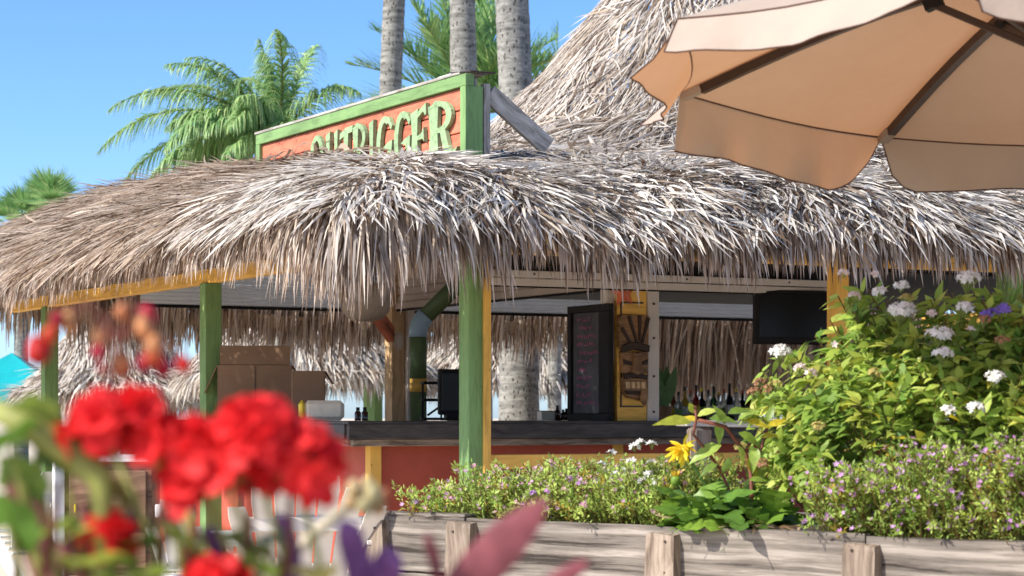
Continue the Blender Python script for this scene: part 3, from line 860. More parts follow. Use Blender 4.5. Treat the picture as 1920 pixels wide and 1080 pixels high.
# fan palms far off
Df = 46.0
for k, (px, py, lab) in enumerate([(95, 395, 'far fan palm with stiff leaves just above the sloping thatch edge'), (40, 425, 'lower far fan palm half sunk behind the low end of the thatch')]):
    c = W(px, py, Df + k)
    t = thing('palm_tree', lab, 'palm tree', (c.x, c.y, 0))
    trunk('trunk', [(c.x, c.y, 0), c], [.16, .14], t, 10, 16)
    for j in range(15):
        a = random.uniform(0, 2 * PI); e = random.uniform(.1, 1.35)
        d = Vector((math.cos(a) * math.cos(e), math.sin(a) * math.cos(e), math.sin(e)))
        hub = c + d * .35
        n = 24
        sp = np.linspace(-1.25, 1.25, n)
        s = d.cross(Z).normalized(); 
        dl = np.array([tuple(d * math.cos(q) + s * math.sin(q)) for q in sp])
        rb = Ribbons()
        rb.add(np.repeat([tuple(hub)], n, 0), dl, .62 * rng.uniform(.8, 1.1, n), .045, np.repeat([tuple(s.cross(d))], n, 0), gcol(n, .55, .15), 3, .05, (.5, 1, .7, .05), 0, .2)
        rb.add([tuple(c)], [tuple(d)], .36, .03, [tuple(s.cross(d))], (.2, .25, .08), 1, 0, (1, 1), 0, 0)
        rb.build('frond', M['frond'], t)
# ------------------------------------------------------------------ thatched kiosks beyond the bar, and the teal tent
def thatch_cone(parent, c, prof, n, nf, Lf, name_suffix=''):
    """one thatched tier: prof = [(r, z)] from apex to eave; strands down the slope plus a hanging fringe"""
    rs = np.array([p[0] for p in prof]); zs = np.array([p[1] for p in prof])
    seg = 28
    vs, fs = [], []
    for r, z in prof:
        for k in range(seg):
            a = 2 * PI * k / seg; vs.append((c.x + r * math.cos(a), c.y + r * math.sin(a), z - .06))
    for i in range(len(prof) - 1):
        for k in range(seg):
            fs.append((i * seg + k, i * seg + (k + 1) % seg, (i + 1) * seg + (k + 1) % seg, (i + 1) * seg + k))
    fs.append(tuple((len(prof) - 1) * seg + k for k in range(seg)))
    mk('thatch_core', vs, fs, M['thatch_core'], parent)
    rb = Ribbons()
    r = np.sqrt(rng.uniform(rs[0] ** 2, rs[-1] ** 2, n)); a = rng.uniform(0, 2 * PI, n)
    z = np.interp(r, rs, zs); dz = np.interp(r + .05, rs, zs) - z; sl = dz / .05
    yaw = rng.normal(0, .35, n) + .4 * wav(a * 3, r * 2, 4)
    P = np.stack([c.x + r * np.cos(a), c.y + r * np.sin(a), z + rng.uniform(-.05, .02, n)], 1)
    D = np.stack([np.cos(a + yaw), np.sin(a + yaw), sl + rng.uniform(.05, .35, n)], 1)
    Nn = np.stack([-sl * np.cos(a), -sl * np.sin(a), np.ones(n)], 1)
    rb.add(P, D, rng.uniform(.3, .6, n), rng.uniform(.018, .04, n), Nn, straw_cols(n, .75, .2), 3, .12, (.7, 1, .85, .1), .08, .7)
    a = rng.uniform(0, 2 * PI, nf); r = rs[-1] - np.abs(rng.normal(0, .15, nf)); z = np.interp(r, rs, zs)
    P = np.stack([c.x + r * np.cos(a), c.y + r * np.sin(a), z - rng.uniform(-.02, .1, nf)], 1)
    yaw = rng.normal(0, .4, nf)
    D = np.stack([np.cos(a + yaw), np.sin(a + yaw), -rng.uniform(.2, 2., nf)], 1)
    Nn = np.stack([np.cos(a), np.sin(a), np.ones(nf)], 1)
    rb.add(P, D, Lf * rng.uniform(.6, 1.2, nf) * (1 + .15 * wav(a * 6, a * 3, 1)), rng.uniform(.016, .035, nf), Nn, straw_cols(nf, .6, .3), 4, .35, (.7, 1, .9, .1), .03, .8)
    o = rb.build('thatch', M['straw'], parent); o['kind'] = 'stuff'
def kiosk(label, px, D, tiers, rpost):
    c = W(px, 782, D)
    t = thing('thatched_kiosk', label, 'kiosk', (c.x, c.y, 0))
    for prof, n, nf, Lf in tiers: thatch_cone(t, c, prof, n, nf, Lf)
    zt = tiers[-1][0][-1][1]
    for k in range(4):
        a = PI / 4 + k * PI / 2
        p = Vector((c.x + rpost * math.cos(a), c.y + rpost * math.sin(a), 0))
        bar('post', p, p + Z * (zt + .1), .14, .14, M['green'], t, up=V)
    lathe('pole', [(.09, 0), (.08, tiers[0][0][0][1] - .1)], (c.x, c.y, 0), M['stakewood'], t, 10)
    return t
kiosk('near thatched kiosk whose sunlit shaggy roof fills the view behind the cardboard box', 575, 37.5, [([(.02, 3.9), (.9, 3.0), (1.7, 2.2), (2.0, 1.86)], 5200, 2600, .5)], 1.55)
kiosk('two-tiered thatched kiosk between the two left posts, its lower tier hanging low', 215, 40, [([(.02, 3.6), (.5, 3.0), (1.0, 2.3), (1.22, 1.95)], 3000, 900, .28), ([(.75, 2.05), (1.2, 1.85), (1.55, 1.62)], 2600, 2400, .62)], 1.2)
kiosk('thatched kiosk with sunlit roof seen beside the palm trunk through the bar', 965, 40, [([(.02, 3.8), (.9, 2.9), (1.7, 2.15), (2.05, 1.8)], 4200, 2200, .38)], 1.5)

c = W(22, 782, 46)
tt = thing('canopy_tent', 'teal pop-up canopy tent with peaked top standing beyond the bar', 'canopy tent', (c.x, c.y, 0))
M['teal'] = plain('teal_canvas', (0.005, 0.34, 0.36), 0.6, 0.1, 3, 0.1)
hw = 1.45
zt0, zt1, zt2 = 1.70, 2.42, 1.37
cs = [Vector((c.x + sx * hw, c.y + sy * hw, 0)) for sx, sy in ((-1, -1), (1, -1), (1, 1), (-1, 1))]
vs, fs = [], []
n = 10
for q in range(4):
    a, b = cs[q], cs[(q + 1) % 4]
    base = len(vs)
    for i in range(n + 1):
        t_ = i / n
        for j in range(9):
            s_ = j / 8
            e = a.lerp(b, s_)
            p = e.lerp(Vector((c.x, c.y, 0)), t_)
            z = zt0 + (zt1 - zt0) * (t_ ** 1.35) - .07 * math.sin(s_ * PI) * (1 - t_)
            vs.append((p.x, p.y, z))
    for i in range(n):
        for j in range(8):
            k = base + i * 9 + j
            fs.append((k, k + 1, k + 10, k + 9))
mk('canopy', vs, fs, M['teal'], tt, None, True)
for q in range(4):
    a, b = cs[q], cs[(q + 1) % 4]
    vs = []
    for j in range(13):
        s_ = j / 12; e = a.lerp(b, s_); sag = .07 * math.sin(s_ * PI)
        vs += [(e.x, e.y, zt0 - sag - .01), (e.x, e.y, zt2 - sag * .2 + .02 * math.sin(s_ * 22))]
    mk('valance', vs, [(2 * j, 2 * j + 2, 2 * j + 3, 2 * j + 1) for j in range(12)], M['teal'], tt)
    bar('leg', (a.x * .995 + c.x * .005, a.y * .995 + c.y * .005, 0), (a.x * .995 + c.x * .005, a.y * .995 + c.y * .005, zt0 - .02), .04, .04, M['white'], tt, up=V)

# ------------------------------------------------------------------ things on and round the bar
CT = zt + .001   # counter top surface
# open cardboard box
def panel(name, c0, ex, ez, w, h, mat, parent, th_=.008):
    """thin board spanned by ex (width) and ez (height) from its lower middle"""
    ex = Vector(ex).normalized(); ez = Vector(ez).normalized()
    c_ = Vector(c0) + ez * (h / 2)
    bm = bmesh.new(); add_box(bm, w, th_, h, None, 0)
    return bm_obj(name, bm, mat, parent, frame(c_, ex, ez))
ub = .12
vA = v_at(478, .33)
bc = B(.33, vA, CT)
bx = thing('cardboard_box', 'big brown cardboard box with open flaps standing on the counter beside the green post', 'box', bc)
bw, bd, bh = .60, .44, .45
X = V * -1
ang_b = math.radians(-28); X = Vector((1, .12, 0)).normalized(); Yb = Vector((-.12, 1, 0)).normalized()
for s in (-1, 1):
    panel('side', bc + X * (s * bw / 2), Yb, Z, bd, bh, M['card'], bx)
panel('front', bc - Yb * (bd / 2), X, Z, bw - .01, bh, M['card'], bx)
panel('back', bc + Yb * (bd / 2), X, Z, bw - .01, bh, M['card'], bx)
panel('base', bc - Yb * bd / 2 + Z * .008, X, Yb, bw - .02, bd - .02, M['card'], bx)
panel('flap', bc - Yb * (bd / 2) + Z * (bh + .004), X, Z + Yb * .25, bw - .03, .16, M['card'], bx)
panel('flap', bc + Yb * (bd / 2) + Z * (bh + .004), X, Z - Yb * .6, bw - .03, .16, M['card'], bx)
panel('flap', bc + X * (bw / 2 + .006) + Z * bh, Yb, X - Z * 2.0, bd * .9, .25, M['card'], bx)
panel('flap', bc - X * (bw / 2 + .006) + Z * bh, Yb, -X - Z * 2.2, bd * .9, .25, M['card'], bx)
panel('seam', bc - Yb * (bd / 2 + .0065) + Z * .01, X, Z, .006, bh - .02, M['brown'], bx, .003)
c_ = B(.42, v_at(578, .42) , CT)
b2 = thing('cardboard_box', 'smaller tan cardboard carton standing behind the white paper pack on the counter', 'box', c_)
for nm, off, ex in (('front', -Yb * .14, X), ('back', Yb * .14, X), ('side', X * .125, Yb), ('side', -X * .125, Yb)):
    panel(nm, c_ + off, ex, Z, .244 if ex is X else .275, .39, M['card'], b2)
panel('base', c_ - Yb * .13 + Z * .008, X, Yb, .235, .26, M['card'], b2)
panel('flap', c_ + X * .131 + Z * .39, Yb, X - Z * 1.6, .24, .12, M['card'], b2)
# paper pack
c_ = B(.12, v_at(600, .12), CT)
pk = thing('paper_pack', 'white pack of paper rolls in yellow ended plastic wrap on the counter', 'paper pack', c_)
M['wrap'] = plain('white_wrap', (0.86, 0.76, 0.60), 0.35, 0.1, 12, 0.4)
M['wrap_yellow'] = plain('yellow_wrap', (0.75, 0.55, 0.04), 0.35, 0.15, 12, 0.3)
bm = bmesh.new(); add_box(bm, .30, .16, .15, None, .03); bm_obj('wrapping', bm, M['wrap'], pk, frame(c_ + Z * .076 + X * .03, X))
bm = bmesh.new(); add_box(bm, .05, .165, .154, None, .03); bm_obj('wrapping_end', bm, M['wrap_yellow'], pk, frame(c_ + Z * .078 - X * .135, X))
# sauce bottles by the corner
M['amber'] = plain('brown_glass', (0.035, 0.013, 0.008), 0.15, 0.2, 10, spec=0.6)
M['capblack'] = plain('black_cap', (0.02, 0.02, 0.02), 0.4, 0.1, 10)
for k, (px, lab) in enumerate([(671, 'small dark sauce bottle, the one nearer the white paper pack'), (684, 'small dark sauce bottle, the one nearer the inner wooden post')]):
    c_ = B(.5, v_at(px, .5), CT)
    t = thing('sauce_bottle', lab, 'bottle', c_, 'sauce bottles at the counter corner')
    lathe('body', [(.024, 0), (.025, .01), (.025, .06), (.014, .075)], c_, M['amber'], t)
    lathe('cap', [(.014, .0755), (.014, .1), (.01, .102)], c_, M['capblack'], t, 10)
# hanging pale shade at the inner corner
c_ = W(686, 594, 19.4)
M['shade'] = plain('pale_rattan_shade', (0.50, 0.42, 0.34), 0.8, 0.15, 30, 0.4)
hs = thing('hanging_lamp', 'pale rounded lampshade hanging under the thatch next to the salmon brace', 'lamp', c_)
lathe('lamp_shade', [(.06, -.02), (.14, .0), (.20, .07), (.23, .17), (.24, .28), (.2, .3)], c_ - Z * .02, M['shade'], hs, 18)
lathe('stem', [(.012, .3), (.012, .75)], c_, M['brown'], hs, 8)
# little painted shell tag on the inner post
c_ = B(ui, 5.865, 0) + Z * W(737, 640, (B(ui, 5.86)).y).z
t = thing('wall_plaque', 'small pale oval plaque on the raw wooden inner post', 'plaque', c_)
g_ = Geo(); m = frame(c_, U, Z)
mm = Matrix.Identity(4)
for i in range(3): mm[i][0] = U[i]; mm[i][1] = Z[i]; mm[i][2] = -V[i]; mm[i][3] = c_[i]
g_.prism([(.05 * math.cos(q), .085 * math.sin(q)) for q in np.linspace(0, 2 * PI, 17)[:-1]], mm, .018)
g_.build('face', M['shade'], t)
g_ = Geo(); g_.prism([(.03 * math.cos(q), .055 * math.sin(q)) for q in np.linspace(0, 2 * PI, 13)[:-1]], mm @ Matrix.Translation((0, 0, .0182)), .004)
g_.build('motif', M['alu'], t)
# painted pipe with elbow
D_ = 19.2
pb = W(784, 782, D_); pb.z = 0
pp = thing('painted_pipe', 'thick green pipe with yellow band and blue elbow rising from the bar', 'pipe', pb)
M['pgreen'] = plain('dark_green_paint', (0.085, 0.13, 0.055), 0.5, 0.15, 6)
M['pblue'] = plain('pale_blue_paint', (0.24, 0.36, 0.46), 0.5, 0.1, 6)
M['pyellow'] = plain('ochre_paint', (0.55, 0.33, 0.07), 0.5, 0.1, 6)
r_ = .072
z1 = W(0, 632, D_).z; zy0, zy1 = W(0, 735, D_).z, W(0, 710, D_).z
def seg_(name, pts, r, mat): return mk(name, *tube_geo(pts, r, 16), mat, pp, None, True)
seg_('pipe', [pb, pb + Z * zy0], r_, M['pgreen'])
seg_('band', [pb + Z * (zy0 + .001), pb + Z * zy1], r_ + .003, M['pyellow'])
seg_('pipe', [pb + Z * (zy1 + .001), pb + Z * z1], r_, M['pgreen'])
e = [pb + Z * (z1 + .001)]
dx = Vector((1, 0.1, 0)).normalized()
for k in range(1, 9):
    a = math.radians(48) * k / 8
    e.append(pb + Z * (z1 + .2 * math.sin(a) + .03) + dx * (.2 * (1 - math.cos(a))))
seg_('elbow', e, r_ + .006, M['pblue'])
dd = (e[-1] - e[-2]).normalized()
seg_('pipe', [e[-1] + dd * .002, e[-1] + dd * .55], r_, M['pgreen'])
# till monitor and shelf rack
D_ = 17.9
mc = W(846, 735, D_)
tm = thing('till_monitor', 'black till monitor turned sideways on the bar beside the green corner post', 'monitor', (mc.x, mc.y, CT))
mx_ = Vector((1, .25, 0)).normalized()
bm = bmesh.new(); add_box(bm, .21, .07, .36, None, .012); bm_obj('body', bm, M['black'], tm, frame(mc, mx_))
boxat('screen_bezel', mc - Vector((-.25, 1, 0)).normalized() * .037, .17, .006, .30, M['screen'], tm, mx_)
boxat('stand', Vector((mc.x, mc.y, CT + .03)), .10, .10, .06, M['black'], tm, mx_)
boxat('foot', Vector((mc.x, mc.y, CT + .008)), .19, .16, .014, M['black'], tm, mx_)
boxat('arm', Vector((mc.x - .02, mc.y + .03, CT + .09)), .05, .05, .16, M['black'], tm, mx_)
D_ = 18.5
rc = W(810, 782, D_)
rk = thing('wire_rack', 'low black two-shelf rack between the painted pipe and the monitor', 'rack', (rc.x, rc.y, CT))
for z in (W(0, 750, D_).z, W(0, 718, D_).z, CT + .012):
    boxat('shelf', Vector((rc.x, rc.y, z)), .17, .14, .022, M['black'], rk, mx_)
for sx in (-.075, .075):
    for sy in (-.06, .06):
        boxat('upright', Vector((rc.x + sx, rc.y + sy, CT + .15)), .012, .012, .30, M['black'], rk, mx_)
boxat('strut', Vector((rc.x + .02, rc.y - .02, CT + .08)), .14, .012, .018, M['black'], rk, Vector((1, 0, .7)))
# small things by the palm trunk
c_ = B(u_at(1024, 6.95), 6.95, 1.086)
t = thing('napkin_box', 'small tan paper box on the back bar in front of the bright gap', 'box', c_)
boxat('carton', c_ + Z * .045, .15, .1, .09, M['cream'], t); boxat('lid', c_ + Z * .094, .154, .104, .008, M['card'], t)
for k, px in enumerate((1045, 1056, 1062)):
    c_ = B(u_at(px, 6.9), 6.9, 1.086)
    t = thing('sauce_bottle', ['tallest of the three small black bottles left of the menu board', 'middle small black bottle left of the menu board', 'small black bottle closest to the menu board'][k], 'bottle', c_, 'small black bottles beside the menu board')
    h = (.15, .11, .12)[k]
    lathe('body', [(.03, 0), (.03, h * .6), (.014, h * .75)], c_, M['amber'], t, 10); lathe('cap', [(.014, h * .751), (.013, h)], c_, M['capblack'], t, 8)
# bottles on the back bar
bot_cols = {'clear': (0.42, 0.47, 0.46), 'green': (0.03, 0.10, 0.035), 'amber': (0.16, 0.06, 0.015), 'dark': (0.012, 0.011, 0.014), 'red': (0.22, 0.025, 0.02), 'yellow': (0.45, 0.33, 0.06)}
for k_, c0 in bot_cols.items():
    m, nt, p = nodes(k_ + '_bottle_glass')
    p.inputs['Base Color'].default_value = (*c0, 1); p.inputs['Roughness'].default_value = .08
    p.inputs['Transmission Weight'].default_value = .55 if k_ in ('clear', 'green') else .2
    p.inputs['IOR'].default_value = 1.45
    M['g_' + k_] = m
rows = [(1238, 'green', .30), (1250, 'clear', .33), (1262, 'amber', .31), (1272, 'clear', .29), (1284, 'yellow', .34), (1294, 'clear', .31), (1305, 'red', .36), (1316, 'dark', .33), (1328, 'clear', .31), (1338, 'green', .35), (1347, 'clear', .29), (1357, 'clear', .32), (1368, 'dark', .38), (1381, 'clear', .33), (1392, 'dark', .31), (1404, 'amber', .33), (1416, 'dark', .30)]
for k, (px, col, h) in enumerate(rows):
    v = 6.85 + .12 * (k % 3 - 1) * .6
    c_ = B(u_at(px, v), v, 1.086)
    nb_ = ('beside the yellow column' if k < 2 else 'near the leafy end of the bottle row' if k > 13 else 'in the middle of the bottle row')
    ordn = ['first', 'second', 'third', 'fourth', 'fifth', 'sixth', 'seventh', 'eighth', 'ninth', 'tenth', 'eleventh', 'twelfth', 'thirteenth', 'fourteenth', 'fifteenth', 'sixteenth', 'seventeenth'][k]
    t = thing('liquor_bottle', f'{col} glass liquor bottle, {ordn} in the back bar row counted from the yellow column', 'bottle', c_, 'liquor bottles on the back bar')
    r = .041 + .004 * (k % 3)
    lathe('body', [(r * .9, 0), (r, .01), (r, h * .52), (r * .8, h * .60), (.014, h * .70), (.013, h * .9)], c_, M['g_' + col], t, 12)
    lathe('cap', [(.015, h * .9), (.015, h), (.012, h + .003)], c_, M[('capblack', 'wrap_yellow', 'red')[k % 3 if k % 4 else 0]], t, 10)
    lathe('label', [(r + .001, h * .16), (r + .001, h * .42)], c_, M[('white', 'cream', 'wrap_yellow', 'green')[k % 4]], t, 12)
# green plant leaf beside the column
c_ = B(u_at(1246, 6.3), 6.3, 1.09)
ag = thing('aloe_plant', 'pale green broad-leaved plant in a pot between the column and the bottles', 'plant', c_)
lathe('pot', [(.06, 0), (.08, .13), (.085, .14)], c_, M['card'], ag, 12)
M['aloe'] = plain('pale_green_leaf', (0.15, 0.27, 0.10), 0.5, 0.15, 12)
def leaf_geo(L, w, bend=.15, fold=.12, n=5, prof=None):
    prof = prof or [0.12, .75, 1.0, .8, .42, 0.03]
    vs, fs = [], []
    for i in range(n + 1):
        t_ = i / n; ww = w * .5 * np.interp(t_, np.linspace(0, 1, len(prof)), prof)
        z = -bend * L * t_ * t_
        vs += [(t_ * L, -ww, z + fold * ww), (t_ * L, 0, z), (t_ * L, ww, z + fold * ww)]
    for i in range(n):
        for j in range(2):
            a = i * 3 + j
            fs.append((a, a + 1, a + 4, a + 3))
    return vs, fs
def place_leaf(name, mesh, c, d, up, mat, parent, s=1.0):
    o = bpy.data.objects.new(name, mesh)
    m = frame(Vector(c), d, up)
    o.location = c; o.rotation_euler = m.to_euler(); o.scale = (s, s, s)
    return link(o, parent)
def leaf_mesh(name, L, w, mat, **kw):
    vs, fs = leaf_geo(L, w, **kw)
    me = bpy.data.meshes.new(name); me.from_pydata(vs, [], fs); me.materials.append(mat)
    me.polygons.foreach_set('use_smooth', [True] * len(fs))
    return me
alm = leaf_mesh('leaf', .42, .12, M['aloe'], bend=.1, prof=[.5, .8, 1, .9, .6, .05])
for dx_, dy_ in ((-.12, .0), (.1, .1), (.3, -.1), (-.3, -.2)):
    place_leaf('leaf', alm, c_ + Z * .13, (dx_, dy_, 1), (dy_ + .3, -1, .2), M['aloe'], ag)
# menu board
bvA, bvB = v_at(1068, 2.09), v_at(1146, 2.09)
bz1 = W(0, 572, B(2.09, (bvA + bvB) / 2).y).z
mbc = B(2.09, (bvA + bvB) / 2, CT)
mb = thing('menu_board', 'tall black framed chalkboard with pink handwritten lines standing on the counter', 'chalkboard', mbc)
fw_ = .055; bl = bvA - bvB
bar('board', B(2.10, bvB + fw_ + .10, (CT + bz1) / 2), B(2.10, bvA - fw_, (CT + bz1) / 2), .02, bz1 - CT - 2 * fw_, M['slate'], mb)
bar('frame', B(2.09, bvB, CT + fw_ / 2), B(2.09, bvA, CT + fw_ / 2), .045, fw_, M['black'], mb)
bar('frame', B(2.09, bvB, bz1 - fw_ / 2), B(2.09, bvA, bz1 - fw_ / 2), .045, fw_, M['black'], mb)
bar('frame', B(2.09, bvA - fw_ / 2, CT + fw_), B(2.09, bvA - fw_ / 2, bz1 - fw_), .045, fw_, M['black'], mb, up=V)
bar('frame', B(2.09, bvB + fw_ / 2 + .05, CT + fw_), B(2.09, bvB + fw_ / 2 + .05, bz1 - fw_), .045, fw_ + .1, M['black'], mb, up=V)
wr = random.Random(3)
nl = 11
for k in range(nl):
    z = bz1 - fw_ - .055 - (bz1 - CT - 2 * fw_ - .07) * k / nl
    x0_ = bvA - fw_ - .05 - wr.uniform(0, .05); ln = wr.uniform(.2, .33) * (0.8 if k in (0, 6) else 1)
    pts = []; n_ = int(ln / .011)
    for j in range(n_):
        q = j / n_
        pts.append(B(2.0885, x0_ - ln * q - .008 * math.sin(j * 2.2), z + .016 * math.sin(j * 1.9 + k) * wr.uniform(.4, 1.3) + .006 * math.sin(j * .4)))
    g_ = Geo(); i0 = 0
    while i0 < len(pts) - 3:
        i1 = min(len(pts), i0 + wr.randint(6, 12))
        if i1 - i0 > 2: g_.tube(pts[i0:i1], .0024, 4)
        i0 = i1 + 1
    g_.build('handwriting', M['chalk'], mb)
# carved tiki mask
M['tikiwood'] = wood('carved_brown_wood', [(0.07, 0.035, 0.018), (0.24, 0.125, 0.055), (0.36, 0.20, 0.09)], scale=(3, 3, 14), rough=.55, bump=.5)
M['tikidark'] = plain('burnt_wood', (0.035, 0.018, 0.011), .6, .3, 20, .3)
pyz = B(ut0 + .2, vt).y
tk = thing('tiki_mask', 'carved brown wooden tiki mask hung on the yellow column', 'mask', B(ut0 + .2, vt, 1.6))
tu0, tu1 = u_at(1155, vt), u_at(1212, vt)
mz = lambda py: W(0, py, pyz + .05).z
def tm_(off):
    m = Matrix.Identity(4); b = B(0, vt - .003 - off, 0)
    for i in range(3): m[i][0] = U[i]; m[i][1] = Z[i]; m[i][2] = -V[i]; m[i][3] = b[i]
    return m
tw = tu1 - tu0
def TP(x, py): return (tu0 + tw * x, mz(py))
def relief(name, poly, off, d, mat, bev=.008):
    bm = bmesh.new(); m = tm_(off)
    vs = [bm.verts.new(m @ Vector((x, y, 0))) for x, y in poly]
    f = bm.faces.new(vs); f.normal_update()
    if f.normal.dot(-V) < 0: f.normal_flip()
    r = bmesh.ops.extrude_face_region(bm, geom=[f])
    nv = [v for v in r['geom'] if isinstance(v, bmesh.types.BMVert)]
    bmesh.ops.translate(bm, vec=-V * d, verts=nv)
    ctr = sum((v.co for v in nv), Vector()) / len(nv)
    for v in nv: v.co = v.co.lerp(ctr, bev / max(.02, (v.co - ctr).length))
    bmesh.ops.recalc_face_normals(bm, faces=bm.faces[:])
    return bm_obj(name, bm, mat, tk)
P_ = lambda *a: [TP(x, y) for x, y in a]
relief('headdress', P_((.0, 596), (.1, 591), (.5, 590), (.9, 591), (1.0, 592), (.98, 650), (.9, 656), (.1, 656), (.02, 650)), 0, .045, M['tikiwood'])
for a, b in (((.06, 616), (.4, 648)), ((.3, 594), (.58, 646)), ((.95, 596), (.72, 648)), ((.66, 592), (.66, 640))):
    (x0, y0), (x1, y1) = TP(*a), TP(*b)
    L_ = math.hypot(x1 - x0, y1 - y0); nx, ny = -(y1 - y0) / L_ * .007, (x1 - x0) / L_ * .007
    relief('carved_feather', [(x0 - nx * 2, y0 - ny * 2), (x0 + nx * 2, y0 + ny * 2), (x1 + nx, y1 + ny), (x1 - nx, y1 - ny)], .0451, .012, M['tikidark'], .002)
relief('brow', P_((.05, 650), (.3, 643), (.7, 643), (.97, 648), (.95, 661), (.5, 657), (.08, 663)), .0452, .03, M['tikidark'])
relief('face', P_((.08, 661), (.95, 659), (.92, 700), (.7, 706), (.3, 706), (.12, 700)), 0, .05, M['tikiwood'])
relief('eye', P_((.1, 674), (.36, 680), (.4, 686), (.12, 684)), .0501, .014, M['tikidark'], .003)
relief('eye', P_((.92, 674), (.72, 680), (.68, 686), (.9, 684)), .0501, .014, M['tikidark'], .003)
relief('nose', P_((.44, 662), (.62, 662), (.7, 700), (.53, 705), (.36, 700)), .0501, .035, M['tikiwood'])
relief('upper_lip', P_((.1, 702), (.5, 697), (.9, 704), (.88, 712), (.5, 708), (.14, 712)), .0502, .03, M['tikidark'])
relief('jaw', P_((.1, 708), (.92, 709), (.88, 738), (.72, 752), (.6, 749), (.3, 746), (.14, 735)), 0, .048, M['tikiwood'])
for k in range(4):
    x = .2 + k * .165
    relief('tooth', P_((x, 716), (x + .13, 716), (x + .125, 729), (x + .01, 729)), .0481, .014, M['pine'], .003)
relief('lower_lip', P_((.15, 733), (.85, 733), (.78, 741), (.25, 740)), .0483, .02, M['tikidark'], .003)
relief('tongue', P_((.66, 733), (.82, 733), (.85, 748), (.76, 762), (.62, 752)), .0684, .02, M['tikiwood'], .004)
# starfish
sc_ = B(ut0 + .05, vt - .004, W(0, 549, pyz).z)
sf = thing('starfish', 'flat orange-red starfish ornament at the top of the yellow column', 'ornament', sc_)
m = Matrix.Identity(4)
for i in range(3): m[i][0] = U[i]; m[i][1] = Z[i]; m[i][2] = -V[i]; m[i][3] = sc_[i]
poly = []
for k in range(10):
    r = .125 if k % 2 == 0 else .06; a = PI / 2 + k * PI / 5 + .12
    poly.append((r * math.cos(a), r * math.sin(a)))
g_ = Geo(); vs = [m @ Vector((x, y, 0)) for x, y in poly] + [m @ Vector((0, 0, .035))] + [m @ Vector((x * .6, y * .6, .022)) for x, y in poly]
g_.add(vs, [(k, (k + 1) % 10, 11 + (k + 1) % 10, 11 + k) for k in range(10)] + [(11 + k, 11 + (k + 1) % 10, 10) for k in range(10)])
M['star'] = plain('coral_red_paint', (0.60, 0.14, 0.06), .7, .15, 30, .4)
g_.build('body', M['star'], sf)
# television
D_ = 17.6
tv0, tv1 = W(1414, 0, D_), W(1556, 0, D_ + .25)
tz0, tz1 = W(0, 645, D_).z, W(0, 543, D_).z
tvx = Vector((tv1.x - tv0.x, tv1.y - tv0.y, 0))
tc_ = Vector(((tv0.x + tv1.x) / 2, (tv0.y + tv1.y) / 2, (tz0 + tz1) / 2))
tv = thing('television', 'black flat television hung under the ceiling behind the flowering bush', 'television', tc_)
bm = bmesh.new(); add_box(bm, tvx.length, .07, tz1 - tz0, None, .012); bm_obj('body', bm, M['black'], tv, frame(tc_, tvx))
tn = Z.cross(tvx.normalized()) * -1
boxat('screen', tc_ + tn * .0365 + Z * .012, tvx.length - .05, .006, tz1 - tz0 - .075, M['screen'], tv, tvx)
boxat('mount', tc_ - tn * .06 + Z * .22, .1, .05, .3, M['black'], tv, tvx)

# ------------------------------------------------------------------ tan parasol
PC = Vector((2.158, 8.586, 2.458)); PR = 1.65; TX, TY = -.028, -.065; PH0 = 1.886; APX = .44
def canvas():
    m, nt, p = nodes('tan_canvas')
    tc = N(nt, 'ShaderNodeTexCoord')
    nz = N(nt, 'ShaderNodeTexNoise', i_Scale=2.5, i_Detail=3.0)
    nt.links.new(tc.outputs['Object'], nz.inputs['Vector'])
    r = ramp(nt, [(.3, (.50, .425, .345)), (.7, (.56, .485, .40))]); nt.links.new(nz.outputs[0], r.inputs[0])
    nt.links.new(r.outputs[0], p.inputs['Base Color'])
    p.inputs['Roughness'].default_value = .9; p.inputs['Specular IOR Level'].default_value = .1
    n2 = N(nt, 'ShaderNodeTexNoise', i_Scale=9.0, i_Detail=3.0); nt.links.new(tc.outputs['Object'], n2.inputs['Vector'])
    bp_ = N(nt, 'ShaderNodeBump', i_Strength=.5, i_Distance=.02); nt.links.new(n2.outputs[0], bp_.inputs['Height']); nt.links.new(bp_.outputs[0], p.inputs['Normal'])
    t = N(nt, 'ShaderNodeBsdfTranslucent'); t.inputs['Color'].default_value = (.42, .165, .06, 1)
    ms = N(nt, 'ShaderNodeMixShader'); ms.inputs[0].default_value = .38
    nt.links.new(p.outputs[0], ms.inputs[1]); nt.links.new(t.outputs[0], ms.inputs[2])
    nt.links.new(ms.outputs[0], nt.nodes['Material Output'].inputs['Surface'])
    return m
M['canvas'] = canvas()
M['bind'] = plain('brown_binding', (0.07, 0.03, 0.018), .8, .1, 20)
ps = thing('parasol', 'large tan octagonal cantilever parasol with dark brown ribs over the flower bed', 'parasol', (PC.x + 2.9, PC.y + .4, 0))
def rim(k):
    a = PH0 + k * PI / 4
    dx, dy = PR * math.cos(a), PR * math.sin(a)
    return Vector((PC.x + dx, PC.y + dy, PC.z + TX * dx + TY * dy))
apex = PC + Z * APX
